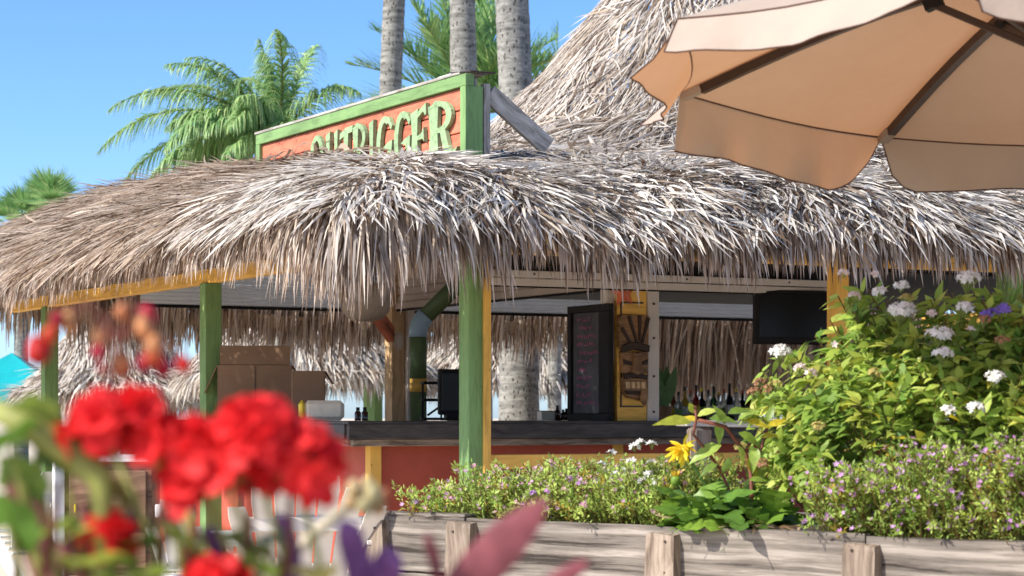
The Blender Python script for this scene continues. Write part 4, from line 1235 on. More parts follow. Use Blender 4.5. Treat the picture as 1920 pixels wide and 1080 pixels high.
for k in range(8):
    a, b = rim(k), rim(k + 1)
    n, q = 8, 8
    vs, fs = [], []
    for i in range(n + 1):
        t_ = i / n
        for j in range(q + 1):
            s_ = j / q
            e = a.lerp(b, s_); p = apex.lerp(e, t_)
            ra = apex.lerp(a, t_); 
            bow = .055 * math.sin(t_ * PI) 
            p = p + Z * (bow - .035 * t_ * math.sin(s_ * PI)) 
            mid = (a + b) / 2 - PC; mid.z = 0
            p = p - mid.normalized() * (.05 * t_ * math.sin(s_ * PI))
            vs.append(p)
    for i in range(n):
        for j in range(q):
            u_ = i * (q + 1) + j
            fs.append((u_, u_ + 1, u_ + q + 2, u_ + q + 1))
    mk('canopy_panel', vs, fs, M['canvas'], ps, None, True)
    # hanging valance with rounded ends and dark binding
    edge = [vs[n * (q + 1) + j] for j in range(q + 1)]
    out = ((a + b) / 2 - PC); out.z = 0; out.normalize()
    lift = {0: .12, 1: .70, 2: .75, 3: .35}.get(k, .2)
    vv2, ff2, low = [], [], []
    nn_ = 24; L_ = .205
    for j in range(nn_ + 1):
        s_ = j / nn_; x = s_ * q; j0 = min(int(x), q - 1)
        e = edge[j0].lerp(edge[j0 + 1], x - j0)
        endf = min(1, (1 - (1 - min(1, s_ / .06)) ** 2) ** .5 * 1.0 if s_ < .06 else 1, (1 - (1 - min(1, (1 - s_) / .14)) ** 2) ** .5 if s_ > .86 else 1)
        if k == 0: endf = min(1, (1 - (1 - min(1, s_ / .34)) ** 2) ** .5 if s_ < .34 else 1)
        drop = L_ * endf * (1 + .10 * math.sin(s_ * 7 + k * 2)) + .002
        if k == 0: drop *= 1.05 + .12 * math.sin(s_ * 3)
        wv = .02 * math.sin(s_ * 13 + k * 3) + .012 * math.sin(s_ * 29 + k)
        ll_ = lift + (.18 * math.sin(s_ * 9 + 1) if k == 1 else 0)
        dirv = (-Z * math.cos(ll_) + out * math.sin(ll_)).normalized()
        for i in range(5):
            t_ = i / 4
            vv2.append(e - Z * .004 + dirv * (drop * t_) + out * (wv * t_ * t_))
        low.append(vv2[-1])
    for j in range(nn_):
        for i in range(4):
            u_ = j * 5 + i
            ff2.append((u_, u_ + 1, u_ + 6, u_ + 5))
    vl = mk('valance', vv2, ff2, M['canvas'], ps, None, True)
    g_ = Geo(); g_.tube(low, .0032, 5); g_.build('binding', M['bind'], vl)
    g_ = Geo(); g_.tube([e_ - Z * .002 for e_ in edge], .004, 5); g_.build('seam', M['bind'], vl)
for k in range(8):
    a = rim(k)
    pts = []
    for i in range(9):
        t_ = i / 8 * .94
        p = apex.lerp(a, t_) + Z * (.055 * math.sin(t_ * PI)) - Z * (.03)
        pts.append(p)
    g_ = Geo()
    for p, q_ in zip(pts, pts[1:]):
        g_.box((p + q_) / 2, q_ - p, (q_ - p).length + .004, .036, .036)
    rb_ = g_.build('rib', M['brown'], ps)
    d = (pts[-1] - pts[-2]).normalized()
    g_ = Geo(); g_.box(pts[-1] + d * .045 + Z * .004, d, .09, .05, .028); g_.build('pocket', M['canvas'], rb_)
    # strut from the runner to the rib
    sp_ = pts[3] - Z * .035
    run = PC + Z * (-.02)
    bar('strut', run + (sp_ - run).normalized() * .06, sp_, .028, .03, M['brown'], ps)
    g_ = Geo(); g_.box(sp_ + Z * .004, d, .07, .055, .04); g_.build('bracket', M['black'], rb_)
lathe('hub', [(.05, -.16), (.07, -.15), (.07, .02), (.04, .04)], apex - Z * .04, M['brown'], ps, 14)
lathe('runner', [(.06, -.05), (.07, -.04), (.07, .03), (.05, .04)], PC + Z * (-.02), M['brown'], ps, 14)
mk('shaft', *tube_geo([PC - Z * .1, apex - Z * .2], .024, 10), M['brown'], ps)
mast = Vector((PC.x + 2.9, PC.y + .4, 0))
mk('mast', *tube_geo([mast, mast + Z * 3.3], .05, 12), M['brown'], ps)
mk('boom', *tube_geo([mast + Z * 3.1, (mast + apex) / 2 + Z * 1.8, apex + Z * .28, apex + Z * .02], .035, 10), M['brown'], ps)
bm = bmesh.new(); add_box(bm, 1.0, 1.0, .08, None, .02); bm_obj('foot', bm, M['brown'], ps, Matrix.Translation(mast + Z * .04))
# ------------------------------------------------------------------ wooden planter
RZ = .672
def on_rim(px):                      # point of the rim line under a picture column
    a, b = Vector((-.62, 10.72, 0)), Vector((1.894, 8.42, 0))
    d = b - a; k = (px - 960) / FPX
    t = (k * a.y - a.x) / (d.x - k * d.y)
    return a + d * t
pd = (on_rim(1900) - on_rim(700)).normalized()      # along the front
pn = Vector((pd.y, -pd.x, 0));  pn = pn if pn.y < 0 else -pn      # out of the front
pa, pe = on_rim(684), on_rim(1900) + pd * 1.6
pl = thing('wooden_planter', 'long raised planter of weathered grey planks and stakes full of flowers', 'planter', (pa + pe) / 2)
DEP = 1.7
stakes = [708, 872, 1250, 1622]
spos = [on_rim(p) for p in stakes] + [on_rim(1900) + pd * .55, pe - pd * .05]
ends = [pa, spos[1], spos[3], spos[5]]
segs_ = [(pa, spos[1] - pd * .0), (spos[1], spos[3]), (spos[3], pe)]
for row, (za, zb) in enumerate([(.400, .664), (.125, .390)]):
    for k, (a, b) in enumerate(segs_):
        dz = (.006, -.004, -.008)[k]
        bar('plank', a + pd * .003 - pn * .022 + Z * ((za + zb) / 2 + dz), b - pd * .003 - pn * .022 + Z * ((za + zb) / 2 + dz * .4), .042, zb - za, M['plank'], pl, wob=.003)
bar('cap_strip', pa + Z * (RZ - .002) - pn * .035, spos[1] + Z * (RZ - .002) - pn * .035, .08, .016, M['plank'], pl, wob=.003)
for k, s in enumerate(spos):
    w_ = .15; d_ = .05
    hgt = .648 - (.0, .0, .012, .02, 0, 0)[k]
    vs = []
    lean = (.06, .0, .0, .0, 0, 0)[k]
    for z, ww, dd_, sh in ((0, w_ * 1.12, d_ * 1.5, lean), (hgt * .5, w_ * 1.05, d_ * 1.2, lean * .5), (hgt - .02, w_, d_ * .9, 0), (hgt, w_ * .93, d_ * .8, 0)):
        c_ = s + pn * .001 + pd * sh
        vs += [c_ - pd * ww / 2 + Z * z, c_ + pd * ww / 2 + Z * (z - .004), c_ + pd * ww * .5 + pn * dd_ + Z * (z - .012 * (z > .6)), c_ - pd * ww * .5 + pn * dd_ + Z * z]
    fs = [(3, 2, 1, 0), (12, 13, 14, 15)]
    for i in range(3):
        for j in range(4):
            fs.append((i * 4 + j, i * 4 + (j + 1) % 4, (i + 1) * 4 + (j + 1) % 4, (i + 1) * 4 + j))
    # local X must run along the stake for the grain: build in a frame with X = up
    fm = frame(s + Z * .3, Z, pn)
    inv = fm.inverted()
    o = mk('stake', [inv @ v for v in vs], fs, M['stakewood'], None, None, False, fm)
    o.parent = pl; o.matrix_parent_inverse = world_of(pl).inverted()
for k, s in enumerate(spos):
    for z in (.60, .47):
        q = s + pn * .0475 + pd * (.03 * (-1) ** k) + Z * z
        bm = bmesh.new(); bmesh.ops.create_cone(bm, cap_ends=True, segments=8, radius1=.006, radius2=.005, depth=.012)
        bm_obj('nail', bm, M['brown'], pl, frame(q, Z, pn))
bk = -pn * DEP
for row, (za, zb) in enumerate([(.395, .652), (.125, .385)]):
    bar('plank', pa + bk + Z * (za + zb) / 2, pe + bk + Z * (za + zb) / 2, .042, zb - za, M['plank'], pl)
    for e_ in (pa + pd * .025, pe - pd * .025):
        bar('plank', e_ - pn * .046 + Z * (za + zb) / 2, e_ + bk + pn * .024 + Z * (za + zb) / 2, .042, zb - za, M['plank'], pl)
SZ = .60
n = 26
vs, fs = [], []
for i in range(n + 1):
    for j in range(9):
        p = pa + (pe - pa) * (i / n) - pn * (.05 + (DEP - .1) * j / 8)
        vs.append(p + Z * (SZ + random.uniform(-.015, .02)))
for i in range(n):
    for j in range(8):
        k = i * 9 + j; fs.append((k, k + 1, k + 10, k + 9))
so_ = mk('soil', vs, fs, M['soil'], pl)

# ------------------------------------------------------------------ flowers and shrubs in the planter
PURP = (0.42, 0.16, 0.42); LIL = (0.58, 0.34, 0.62); WHT = (0.82, 0.80, 0.76)
def stem_curves(bases, tips, seg=5, sag=.15):
    """arrays (n, seg+1, 3) of gently curved stems"""
    b = np.asarray(bases); t_ = np.asarray(tips)
    s = np.linspace(0, 1, seg + 1)[None, :, None]
    L = np.linalg.norm(t_ - b, axis=1)[:, None, None]
    side = rng.normal(0, 1, (len(b), 1, 3)) * np.array([1, 1, .2])
    return b[:, None] * (1 - s) + t_[:, None] * s + side * L * .08 * np.sin(s * PI) + np.array([0, 0, 1.0]) * L * sag * np.sin(s * PI)
def at_curve(C, t_):
    n_, k = C.shape[0], C.shape[1] - 1
    x = np.clip(t_ * k, 0, k - 1e-6); i = x.astype(int); f = (x - i)[:, None]
    r = np.arange(n_)
    p = C[r, i] * (1 - f) + C[r, i + 1] * f
    return p, unit(C[r, i + 1] - C[r, i])
def stems_rb(rb, C, w, col):
    n_, k = C.shape[0], C.shape[1] - 1
    a = C[:, :-1].reshape(-1, 3); b = C[:, 1:].reshape(-1, 3); d = b - a; L = np.linalg.norm(d, axis=1)
    for ax in ([1.0, .3, 0], [-.3, 1.0, .1]):
        rb.add(a, d, L * 1.03, w, np.cross(d, np.repeat([ax], len(d), 0)), col, 1, 0, (1, 1), 0, 0)
def florets(rb, P, Nrm, r, col, petals=5, cc=None, cup=.35):
    """small star flowers: each petal one leaf-shaped blade"""
    n_ = len(P)
    Nrm = unit(np.asarray(Nrm)); a = np.cross(Nrm, [0.31, 0.2, .93]); a = unit(a); b = np.cross(Nrm, a)
    ph = rng.uniform(0, 2 * PI, n_)
    for k in range(petals):
        th = ph + 2 * PI * k / petals
        d = a * np.cos(th)[:, None] + b * np.sin(th)[:, None] + Nrm * cup
        rb.add(P, d, r * rng.uniform(.85, 1.1, n_), r * .62, Nrm, col, 2, .0, (.35, 1, .35), .05, .25)
    if cc is not None:
        rb.add(P + Nrm * .001, a, r * .22, r * .22, Nrm, cc, 1, 0, (1, 1), 0, .2)
def heather(name_label, tip_fn, n, parent_loc, nleaf, tone, flower_frac, fcol, leafL=(.012, .024), group=None):
    t = thing('heather_shrub', name_label, 'flowering shrub', parent_loc, group)
    bases, tips = tip_fn(n)
    C = stem_curves(bases, tips)
    st = Ribbons(); stems_rb(st, C, .004, lerp((.22, .12, .05), (.20, .22, .05), rng.random(n * 5)))
    so2 = st.build('stems', M['foliage'], t); so2['kind'] = 'stuff'
    lf = Ribbons()
    m_ = n * nleaf
    idx = np.repeat(np.arange(n), nleaf); tt_ = rng.beta(2.0, 1.0, m_)
    Cs = C[idx]; P, d = at_curve(Cs, tt_)
    r = rng.normal(0, 1, (m_, 3)); r = unit(r - d * np.sum(r * d, 1, keepdims=True))
    P = P + r * rng.uniform(0, .02, m_)[:, None]
    D = unit(r + d * .7 + np.array([0, 0, .25]))
    tn = np.clip(rng.normal(tone, .22, n), 0, 1)[idx]
    cA = lerp((.17, .31, .05), (.56, .67, .15), tn); 
    red = rng.random(n)[idx] < .06
    cA[red] = cA[red] * np.array([1.2, .65, .5])
    lf.add(P, D, rng.uniform(*leafL, m_), rng.uniform(.006, .011, m_), r, cA * rng.uniform(.75, 1.2, (m_, 1)), 2, .05, (.4, 1, .1), 0, .8)
    o = lf.build('foliage', M['foliage'], t); o['kind'] = 'stuff'
    fl = Ribbons()
    sel = rng.random(n * 3) < flower_frac
    idx = np.repeat(np.arange(n), 3)[sel]; tt_ = rng.uniform(.82, 1.0, len(idx))
    P, d = at_curve(C[idx], tt_)
    P = P + rng.normal(0, .008, P.shape)
    fc = lerp(fcol[0], fcol[1], rng.random(len(P)))
    florets(fl, P, d + rng.normal(0, .6, d.shape) + np.array([0, -.3, .5]), rng.uniform(.008, .014, len(P)), fc, 5)
    o = fl.build('blossom', M['petal'], t); o['kind'] = 'stuff'
    return t
def in_planter(px, back):
    return on_rim(px) - pn * back
def tips_left(n):
    px = rng.uniform(742, 1235, n); back = rng.uniform(.06, .75, n)
    P0 = np.array([tuple(in_planter(x, b) + Z * SZ) for x, b in zip(px, back)])
    prof = np.interp(px, [735, 800, 870, 960, 1080, 1170, 1240], [.10, .18, .21, .22, .23, .25, .20]) 
    h = prof * rng.uniform(.25, 1.15, n) * (1 + .16 * np.sin(px * .045)) + .05
    T = P0 + np.stack([rng.normal(0, .07, n) - .02, rng.normal(-.03, .07, n), h], 1)
    return P0, T
c_ = in_planter(980, .4)
heather('low heather mound with tiny pink flowers spilling along the narrow end of the planter', tips_left, 950, (c_.x, c_.y, SZ), 30, .62, .42, ((.70, .42, .66), (.66, .34, .42)), (.014, .028))
def tips_right(n):
    px = rng.uniform(1520, 1990, n); back = rng.uniform(.05, .5, n)
    P0 = np.array([tuple(in_planter(x, b) + Z * SZ) for x, b in zip(px, back)])
    prof = np.interp(px, [1480, 1560, 1700, 1800, 1990], [.22, .34, .40, .42, .46])
    h = prof * np.sqrt(rng.uniform(.04, 1, n)) * (1 + .1 * np.sin(px * .03))
    T = P0 + np.stack([rng.normal(-.03, .08, n), rng.normal(-.04, .06, n), h], 1)
    return P0, T
c_ = in_planter(1750, .3)
heather('bigger heather mound with mauve flowers in front of the white-flowered bush', tips_right, 1250, (c_.x, c_.y, SZ), 30, .50, .62, ((.52, .22, .52), (.68, .42, .70)), (.014, .026))
# lilac heads at the left mound
def cluster(parent, c, r, n, col, fr, name='flower_head', flat=.55, facing=(0, -.35, 1), cc=None, petals=5):
    """rounded head of small star flowers on short stalks"""
    c = np.array(tuple(c)); up = unit(np.array(facing, float))
    d = unit(rng.normal(0, 1, (n, 3))); d = d + up * (np.abs(d @ up)[:, None] - (d @ up)[:, None])
    P = c + d * r * np.array([1, 1, flat]) * rng.uniform(.75, 1.05, (n, 1))
    rb = Ribbons()
    florets(rb, P, d + up * .3, np.full(n, fr) * rng.uniform(.85, 1.15, n), lerp(np.array(col) * .86, np.minimum(np.array(col) * 1.06, .9), rng.random(n)), petals, cc)
    base = c - up * r * 1.3
    rb.add(np.repeat([base], n, 0), P - base, np.linalg.norm(P - base, axis=1), .0025, rng.normal(0, 1, (n, 3)), (.28, .33, .10), 1, 0, (1, 1), 0, 0)
    return rb.build(name, M['petal'], parent)
lt = thing('lilac_phlox', 'few lilac flower heads standing out of the low heather mound', 'flower', tuple(in_planter(1010, .1) + Z * SZ))
for px, py in ((1000, 925), (1028, 922), (1085, 908), (1068, 897), (780, 942)):
    p = W(px, py, in_planter(px, .12).y)
    cluster(lt, p, .014, 9, (.62, .36, .66), .012)
    rb = Ribbons(); b = in_planter(px, .14) + Z * SZ
    rb.add([tuple(b)], [tuple(p - b)], [(p - b).length], .004, [(1, 0, 0)], (.25, .3, .08), 2, 0, (1, 1), 0, 0); rb.build('stalk', M['foliage'], lt)
# white phlox
wp = thing('white_phlox', 'small plant with sparse pure white flowers between the heather and the yellow flower', 'flower', tuple(in_planter(1200, .3) + Z * SZ))
for px, py, n_ in ((1190, 838, 7), (1202, 830, 5), (1222, 834, 6), (1146, 850, 4), (1128, 872, 3), (1150, 890, 5), (1172, 884, 4), (1205, 903, 6), (1215, 890, 7), (1230, 902, 5), (1165, 918, 4), (1222, 868, 4), (1185, 866, 3)):
    p = W(px, py, in_planter(px, .35).y)
    cluster(wp, p, .018, n_, WHT, .017, cc=(.6, .5, .1))
rb = Ribbons(); n_ = 160
px = rng.uniform(1140, 1245, n_)
P0 = np.array([tuple(in_planter(x, b) + Z * SZ) for x, b in zip(px, rng.uniform(.2, .5, n_))])
C = stem_curves(P0, P0 + np.stack([rng.normal(0, .05, n_), rng.normal(0, .05, n_), rng.uniform(.12, .34, n_)], 1))
stems_rb(rb, C, .003, (.25, .3, .08))
idx = np.repeat(np.arange(n_), 22); P, d = at_curve(C[idx], rng.uniform(.2, 1, len(idx)))
r = rng.normal(0, 1, P.shape)
rb.add(P, unit(r) + d * .6, rng.uniform(.018, .034, len(P)), .010, r[:, ::-1], lerp((.12, .2, .03), (.42, .45, .09), rng.random(len(P))), 2, .1, (.4, 1, .1), 0, .6)
o = rb.build('foliage', M['foliage'], wp); o['kind'] = 'stuff'

# leaves by the piece
M['leaf_light'] = leafy('bush_leaf', trans=.4, rough=.42, spec=.4, attr=False, col=[(.18, .28, .045), (.32, .44, .07), (.50, .55, .11)], var=.2)
M['leaf_deep'] = leafy('deep_leaf', trans=.35, rough=.4, spec=.4, attr=False, col=[(.06, .13, .018), (.12, .24, .03), (.24, .38, .05)], var=.2)
M['leaf_yellow'] = leafy('yellowing_leaf', trans=.45, rough=.42, spec=.35, attr=False, col=[(.30, .36, .05), (.52, .48, .05), (.66, .50, .04)], var=.15)
# ---- white flowered bush
bc_ = in_planter(1690, .85)
bu = thing('flowering_bush', 'tall leafy bush with round white flower clusters at the wide end of the planter', 'bush', (bc_.x, bc_.y, SZ))
outline = [(1395, 800), (1400, 715), (1440, 668), (1500, 640), (1545, 590), (1580, 530), (1640, 535), (1720, 535), (1800, 530), (1860, 535), (1930, 560), (2000, 600)]
ox = np.array([p[0] for p in outline]); oy = np.array([p[1] for p in outline])
ns = 250
tips, bases = [], []
while len(tips) < ns:
    px = random.uniform(1395, 1990); py_ = random.uniform(530, 930)
    top_y = np.interp(px, ox, oy)
    if py_ < top_y + 8 or py_ > 760 + (px < 1540) * 150: continue
    depth = (py_ - top_y) / 330
    back = .95 - 1.0 * min(.8, depth) + random.uniform(-.12, .12) + max(0, (1600 - px) / 1500)
    back = max(.12, back)
    p = in_planter(px, back)
    q = W(px, py_, p.y)
    tips.append(tuple(q)); 
    bp_ = in_planter(1440 + (px - 1395) * .62 + random.uniform(-25, 25), min(1.3, back * .7 + .25)) + Z * SZ
    bases.append(tuple(bp_))
C = stem_curves(np.array(bases), np.array(tips), 7, .06)
rb = Ribbons(); stems_rb(rb, C, .006, lerp((.20, .10, .05), (.22, .26, .07), rng.random(ns * 7)))
o = rb.build('branches', M['foliage'], bu); o['kind'] = 'stuff'
lm = [leaf_mesh('bush_leaf', .088, .037, M['leaf_light'], bend=b_, fold=f_, prof=[.1, .75, 1, .75, .35, .02]) for b_, f_ in ((.2, .3), (.45, .2), (.05, .45))]
lmy = [leaf_mesh('bush_leaf', .088, .038, M['leaf_yellow'], bend=.35, fold=.25, prof=[.1, .75, 1, .75, .35, .02])]
lmd = [leaf_mesh('bush_leaf', .085, .036, M['leaf_deep'], bend=.3, fold=.25, prof=[.1, .75, 1, .75, .35, .02])]
nl_ = 21
idx = np.repeat(np.arange(ns), nl_); tt_ = 1 - rng.beta(1.0, 2.6, len(idx)) * .75
P, d = at_curve(C[idx], tt_)
r = rng.normal(0, 1, P.shape); r = unit(r - d * np.sum(r * d, 1, keepdims=True))
D = unit(r + d * .35 + np.array([0, -.15, .08]) + rng.normal(0, .15, r.shape))
front = -(P @ np.array(tuple(-pn))) + .25 * P[:, 2] - np.linalg.norm(P[:, :2], axis=1) * .2
order = np.argsort(-front)
big = set(order[:900:3].tolist())
rest = Ribbons(); Ri = []
for i in range(len(P)):
    if i in big:
        me = random.choice(lm * 3 + lmy * 2 + lmd * 2)
        place_leaf('leaf', me, P[i], Vector(D[i]), Vector((random.gauss(0, .4), -.5 + random.gauss(0, .3), 1)), None, bu, random.uniform(.65, 1.15))
    else: Ri.append(i)
Ri = np.array(Ri)
tn = np.clip(rng.normal(.45, .28, ns), 0, 1)[idx[Ri]]
cA = np.where((tn < .5)[:, None], lerp((.13, .24, .04), (.32, .44, .07), tn * 2), lerp((.32, .44, .07), (.58, .58, .12), tn * 2 - 1))
rest.add(P[Ri], D[Ri], rng.uniform(.05, .105, len(Ri)), rng.uniform(.022, .040, len(Ri)), np.array([0, -.5, 1.0]) + rng.normal(0, .4, (len(Ri), 3)), cA * rng.uniform(.8, 1.2, (len(Ri), 1)), 5, .12, (.1, .8, 1, .75, .35, .02), .04, .5)
o = rest.build('foliage', M['foliage'], bu, None, True); o['kind'] = 'stuff'
def bush_pt(px, py, fwd=.06):
    top_y = np.interp(px, ox, oy)
    back = max(.1, .95 - 1.0 * min(.8, (py - top_y) / 330) + max(0, (1600 - px) / 1500) - fwd - .08)
    return W(px, py, in_planter(px, back).y)
for px, py, r_, n_ in ((1690, 583, .058, 60), (1762, 628, .052, 46), (1768, 664, .036, 26), (1463, 660, .045, 44), (1815, 524, .052, 46), (1808, 577, .034, 22), (1865, 708, .036, 22), (1828, 765, .032, 20), (1778, 770, .024, 14), (1582, 512, .018, 8), (1640, 515, .014, 5), (1650, 548, .03, 18), (1690, 535, .026, 14), (1602, 556, .024, 12), (1520, 700, .022, 10), (1500, 690, .022, 12), (1745, 590, .018, 7), (1820, 618, .012, 4), (1565, 645, .008, 3)):
    cluster(bu, bush_pt(px, py, .1), r_, n_, WHT if n_ > 12 else (.78, .66, .62), .016, 'flower_head', .6, (0, -.5, 1))
for px, py in ((1425, 718), (1440, 730), (1415, 735), (1455, 722), (1640, 700), (1535, 800), (1390, 838), (1400, 870), (1430, 870), (1845, 600), (1700, 560), (1880, 640)):
    cluster(bu, bush_pt(px, py, .12), .028, 26, (.42, .22, .12) if random.random() < .6 else (.5, .42, .14), .010, 'dry_flower_head', .7, (0, -.5, 1))
vp_ = thing('violet_flower', 'bright violet starry flower beside the yellow-green shrub tip', 'flower', tuple(in_planter(1870, 1.1) + Z * SZ))
for px, py in ((1860, 588), (1882, 580), (1850, 592)):
    q = bush_pt(px, py, .1)
    cluster(vp_, q, .02, 10, (.30, .20, .62), .022)
b = in_planter(1870, 1.0) + Z * SZ; q = bush_pt(1865, 590, .1) - Z * .03
mk('stalk', *tube_geo([b, (b + q) / 2 + Vector((.03, 0, 0)), q], .005, 5), M['leaf_deep'], vp_)
# yellow-green fine shrub behind
def tips_y(n):
    px = rng.uniform(1790, 2000, n); py_ = rng.uniform(545, 700, n)
    k = py_ > np.interp(px, [1790, 1850, 2000], [580, 545, 548])
    back = 1.35
    T = np.array([tuple(W(x, y, in_planter(x, back).y)) for x, y in zip(px, py_)])
    P0 = np.array([tuple(in_planter(1900 + (x - 1900) * .3, back) + Z * SZ) for x in px])
    return P0[k], T[k]
class _: pass
yg = thing('golden_shrub', 'yellow-green fine-leaved shrub tip behind the bush at the picture edge', 'shrub', tuple(in_planter(1900, 1.35) + Z * SZ))
b0, t0_ = tips_y(190)
C = stem_curves(b0, t0_); rb = Ribbons(); stems_rb(rb, C, .004, (.25, .22, .08))
idx = np.repeat(np.arange(len(b0)), 46); P, d = at_curve(C[idx], rng.uniform(.45, 1, len(idx)))
r = unit(rng.normal(0, 1, P.shape))
rb.add(P, r + d * .8, rng.uniform(.02, .034, len(P)), .009, r[:, ::-1], lerp((.16, .22, .03), (.55, .52, .06), rng.random(len(P))), 2, .03, (.4, 1, .1), 0, .6)
o = rb.build('foliage', M['foliage'], yg); o['kind'] = 'stuff'

# ---- gerbera with lobed leaves
gb_ = in_planter(1300, .3)
gz = thing('gerbera_plant', 'yellow daisy with drooping petals over broad deep green lobed leaves', 'flower', (gb_.x, gb_.y, SZ))
def lobed(L, w, n=12, bend=.5):
    vs, fs = [], []
    for i in range(n + 1):
        t_ = i / n
        ww = w * .5 * math.sin(min(1, t_ * 1.05 + .04) * PI) ** .7 * (1 + .22 * math.sin(t_ * 26)) if i < n else .002
        z = .35 * L * t_ - bend * L * t_ * t_
        vs += [(t_ * L, -ww, z + .25 * ww + .008 * math.sin(t_ * 30)), (t_ * L, 0, z), (t_ * L, ww, z + .25 * ww + .008 * math.cos(t_ * 28))]
    for i in range(n):
        for j in range(2):
            a = i * 3 + j; fs.append((a, a + 1, a + 4, a + 3))
    return vs, fs
gm = []
for k in range(3):
    vs, fs = lobed(.20 + .03 * k, .085 + .01 * k, bend=.45 + .15 * k)
    me = bpy.data.meshes.new('gerbera_leaf'); me.from_pydata(vs, [], fs); me.materials.append(M['leaf_deep']); me.polygons.foreach_set('use_smooth', [True] * len(fs)); gm.append(me)
for k in range(110):
    px = random.uniform(1185, 1400); b = in_planter(px, random.uniform(.06, .4)) + Z * (SZ + random.uniform(.0, .10))
    a = random.uniform(0, 2 * PI)
    place_leaf('leaf', random.choice(gm), b, Vector((math.cos(a), math.sin(a) - .35, random.uniform(.2, 1.2))), Vector((0, -.5, 1)), None, gz, random.uniform(.75, 1.25))
hd = W(1283, 842, in_planter(1283, .22).y)
rb = Ribbons(); n_ = 46
a = rng.uniform(0, 2 * PI, n_); 
D = np.stack([np.cos(a) * .8 - .55, np.sin(a) * .5 - .35, rng.uniform(-.9, .5, n_)], 1)
rb.add(np.repeat([tuple(hd)], n_, 0) + D * .012, D, rng.uniform(.042, .075, n_), .014, rng.normal(0, .3, (n_, 3)) + np.array([0, -1, .3]), lerp((.82, .50, .01), (.92, .76, .06), rng.random(n_)), 4, .22, (.4, .9, 1, .8, .3), .1, .6)
rb.build('petals', M['petal'], gz)
lathe('flower_centre', [(.004, -.02), (.026, -.01), (.028, .008), (.012, .018)], hd, M['wrap_yellow'], gz, 12)
b = in_planter(1292, .22) + Z * SZ
mk('stalk', *tube_geo([b, b + Z * .12 + Vector((.004, 0, 0)), hd - Z * .01], .006, 6), M['leaf_deep'], gz)
h2 = W(1267, 893, in_planter(1267, .2).y)
rb = Ribbons(); n_ = 30; a = rng.uniform(0, 2 * PI, n_)
D = np.stack([np.cos(a) * .45, np.sin(a) * .45, np.ones(n_)], 1)
rb.add(np.repeat([tuple(h2 - Z * .025)], n_, 0), D, rng.uniform(.04, .055, n_), .016, -np.stack([np.cos(a), np.sin(a), 0 * a], 1), lerp((.62, .36, .02), (.70, .55, .06), rng.random(n_)), 3, .0, (.6, 1, .9, .5), .02, .2)
rb.build('bud', M['petal'], gz)
lathe('calyx', [(.006, -.03), (.021, -.02), (.022, .0), (.017, .012)], h2 - Z * .012, M['leaf_deep'], gz, 12)
b = in_planter(1272, .2) + Z * SZ
mk('stalk', *tube_geo([b, (b + h2) / 2, h2 - Z * .03], .005, 6), M['leaf_deep'], gz)

# ---- young plant with big yellowing leaves on red stems
sp0 = in_planter(1402, .3) + Z * SZ
yp = thing('yellow_leaf_plant', 'young plant with large yellow-green leaves on reddish stems beside the yellow daisy', 'plant', tuple(sp0))
Dp = sp0.y
M['redstem'] = plain('red_brown_stem', (0.16, 0.05, 0.03), .6, .25, 30)
def st_(pts, r): mk('stem', *tube_geo([W(x, y, Dp + dd_) for x, y, dd_ in pts], r, 6), M['redstem'], yp, None, True)
st_([(1402, 985, 0), (1410, 930, 0), (1408, 890, .02), (1398, 850, .05), (1360, 800, .0), (1310, 788, -.03)], .0085)
st_([(1390, 985, .1), (1372, 930, .1), (1350, 880, .08), (1325, 845, .05), (1300, 815, .0), (1306, 785, -.02), (1303, 762, 0)], .006)
st_([(1408, 890, .02), (1425, 850, .04), (1440, 800, .05)], .005)
yl = [leaf_mesh('broad_leaf', .13, .055, M['leaf_yellow'], bend=.25, fold=.3, prof=[.1, .8, 1, .8, .4, .02]), leaf_mesh('broad_leaf', .13, .06, M['leaf_light'], bend=.35, fold=.25, prof=[.1, .8, 1, .8, .4, .02])]
for px, py, dx, dz, s, k in ((1296, 792, -1, .12, 1.25, 0), (1302, 775, -.3, .5, .55, 0), (1308, 780, .9, .5, .75, 1), (1330, 785, .9, .1, .9, 1), (1310, 790, -.6, .25, .6, 0), (1385, 785, .7, .45, .75, 1), (1400, 790, .8, -.1, .8, 0), (1360, 795, -.3, .7, .7, 1), (1440, 800, .6, .3, .7, 0), (1345, 790, .2, -1, .75, 1), (1352, 835, -1, -.32, 1.15, 1), (1385, 812, .9, -.35, .9, 1), (1420, 840, -.3, -.9, .8, 1), (1400, 860, .5, -.8, .8, 0), (1370, 858, -.4, -.7, .6, 1), (1425, 820, .9, .2, .7, 0), (1345, 870, -.8, -.3, .7, 1), (1405, 900, .6, .1, .6, 1), (1440, 790, .2, .9, .6, 1), (1385, 835, .4, -.9, .7, 1), (1450, 830, .7, -.3, .9, 1), (1365, 775, .9, .3, .8, 1)):
    q = W(px, py, Dp + random.uniform(-.05, .06))
    place_leaf('leaf', yl[k], q, Vector((dx, random.uniform(-.4, .1), dz)), Vector((random.gauss(0, .3), -.7, .8)), None, yp, s)
# weathered post with a cross board behind it
Ds = 12.6
sx0, sx1 = W(1281, 0, Ds).x, W(1340, 0, Ds).x
wp_ = thing('wooden_post', 'weathered round-edged wooden post with short cross board standing behind the yellow-leaved plant', 'post', ((sx0 + sx1) / 2, Ds, 0))
bar('post', ((sx0 + sx1) / 2, Ds, 0), ((sx0 + sx1) / 2, Ds, W(0, 800, Ds).z), sx1 - sx0, .07, M['stakewood'], wp_, up=Vector((.74, -.67, 0)).normalized(), bev=.02, wob=.004)
bar('cross_board', (sx0 - .01, Ds + .02, W(0, 800, Ds).z + .02), (W(1440, 0, Ds).x, Ds + .16, W(0, 803, Ds).z + .02), .17, .035, M['greywood'], wp_)
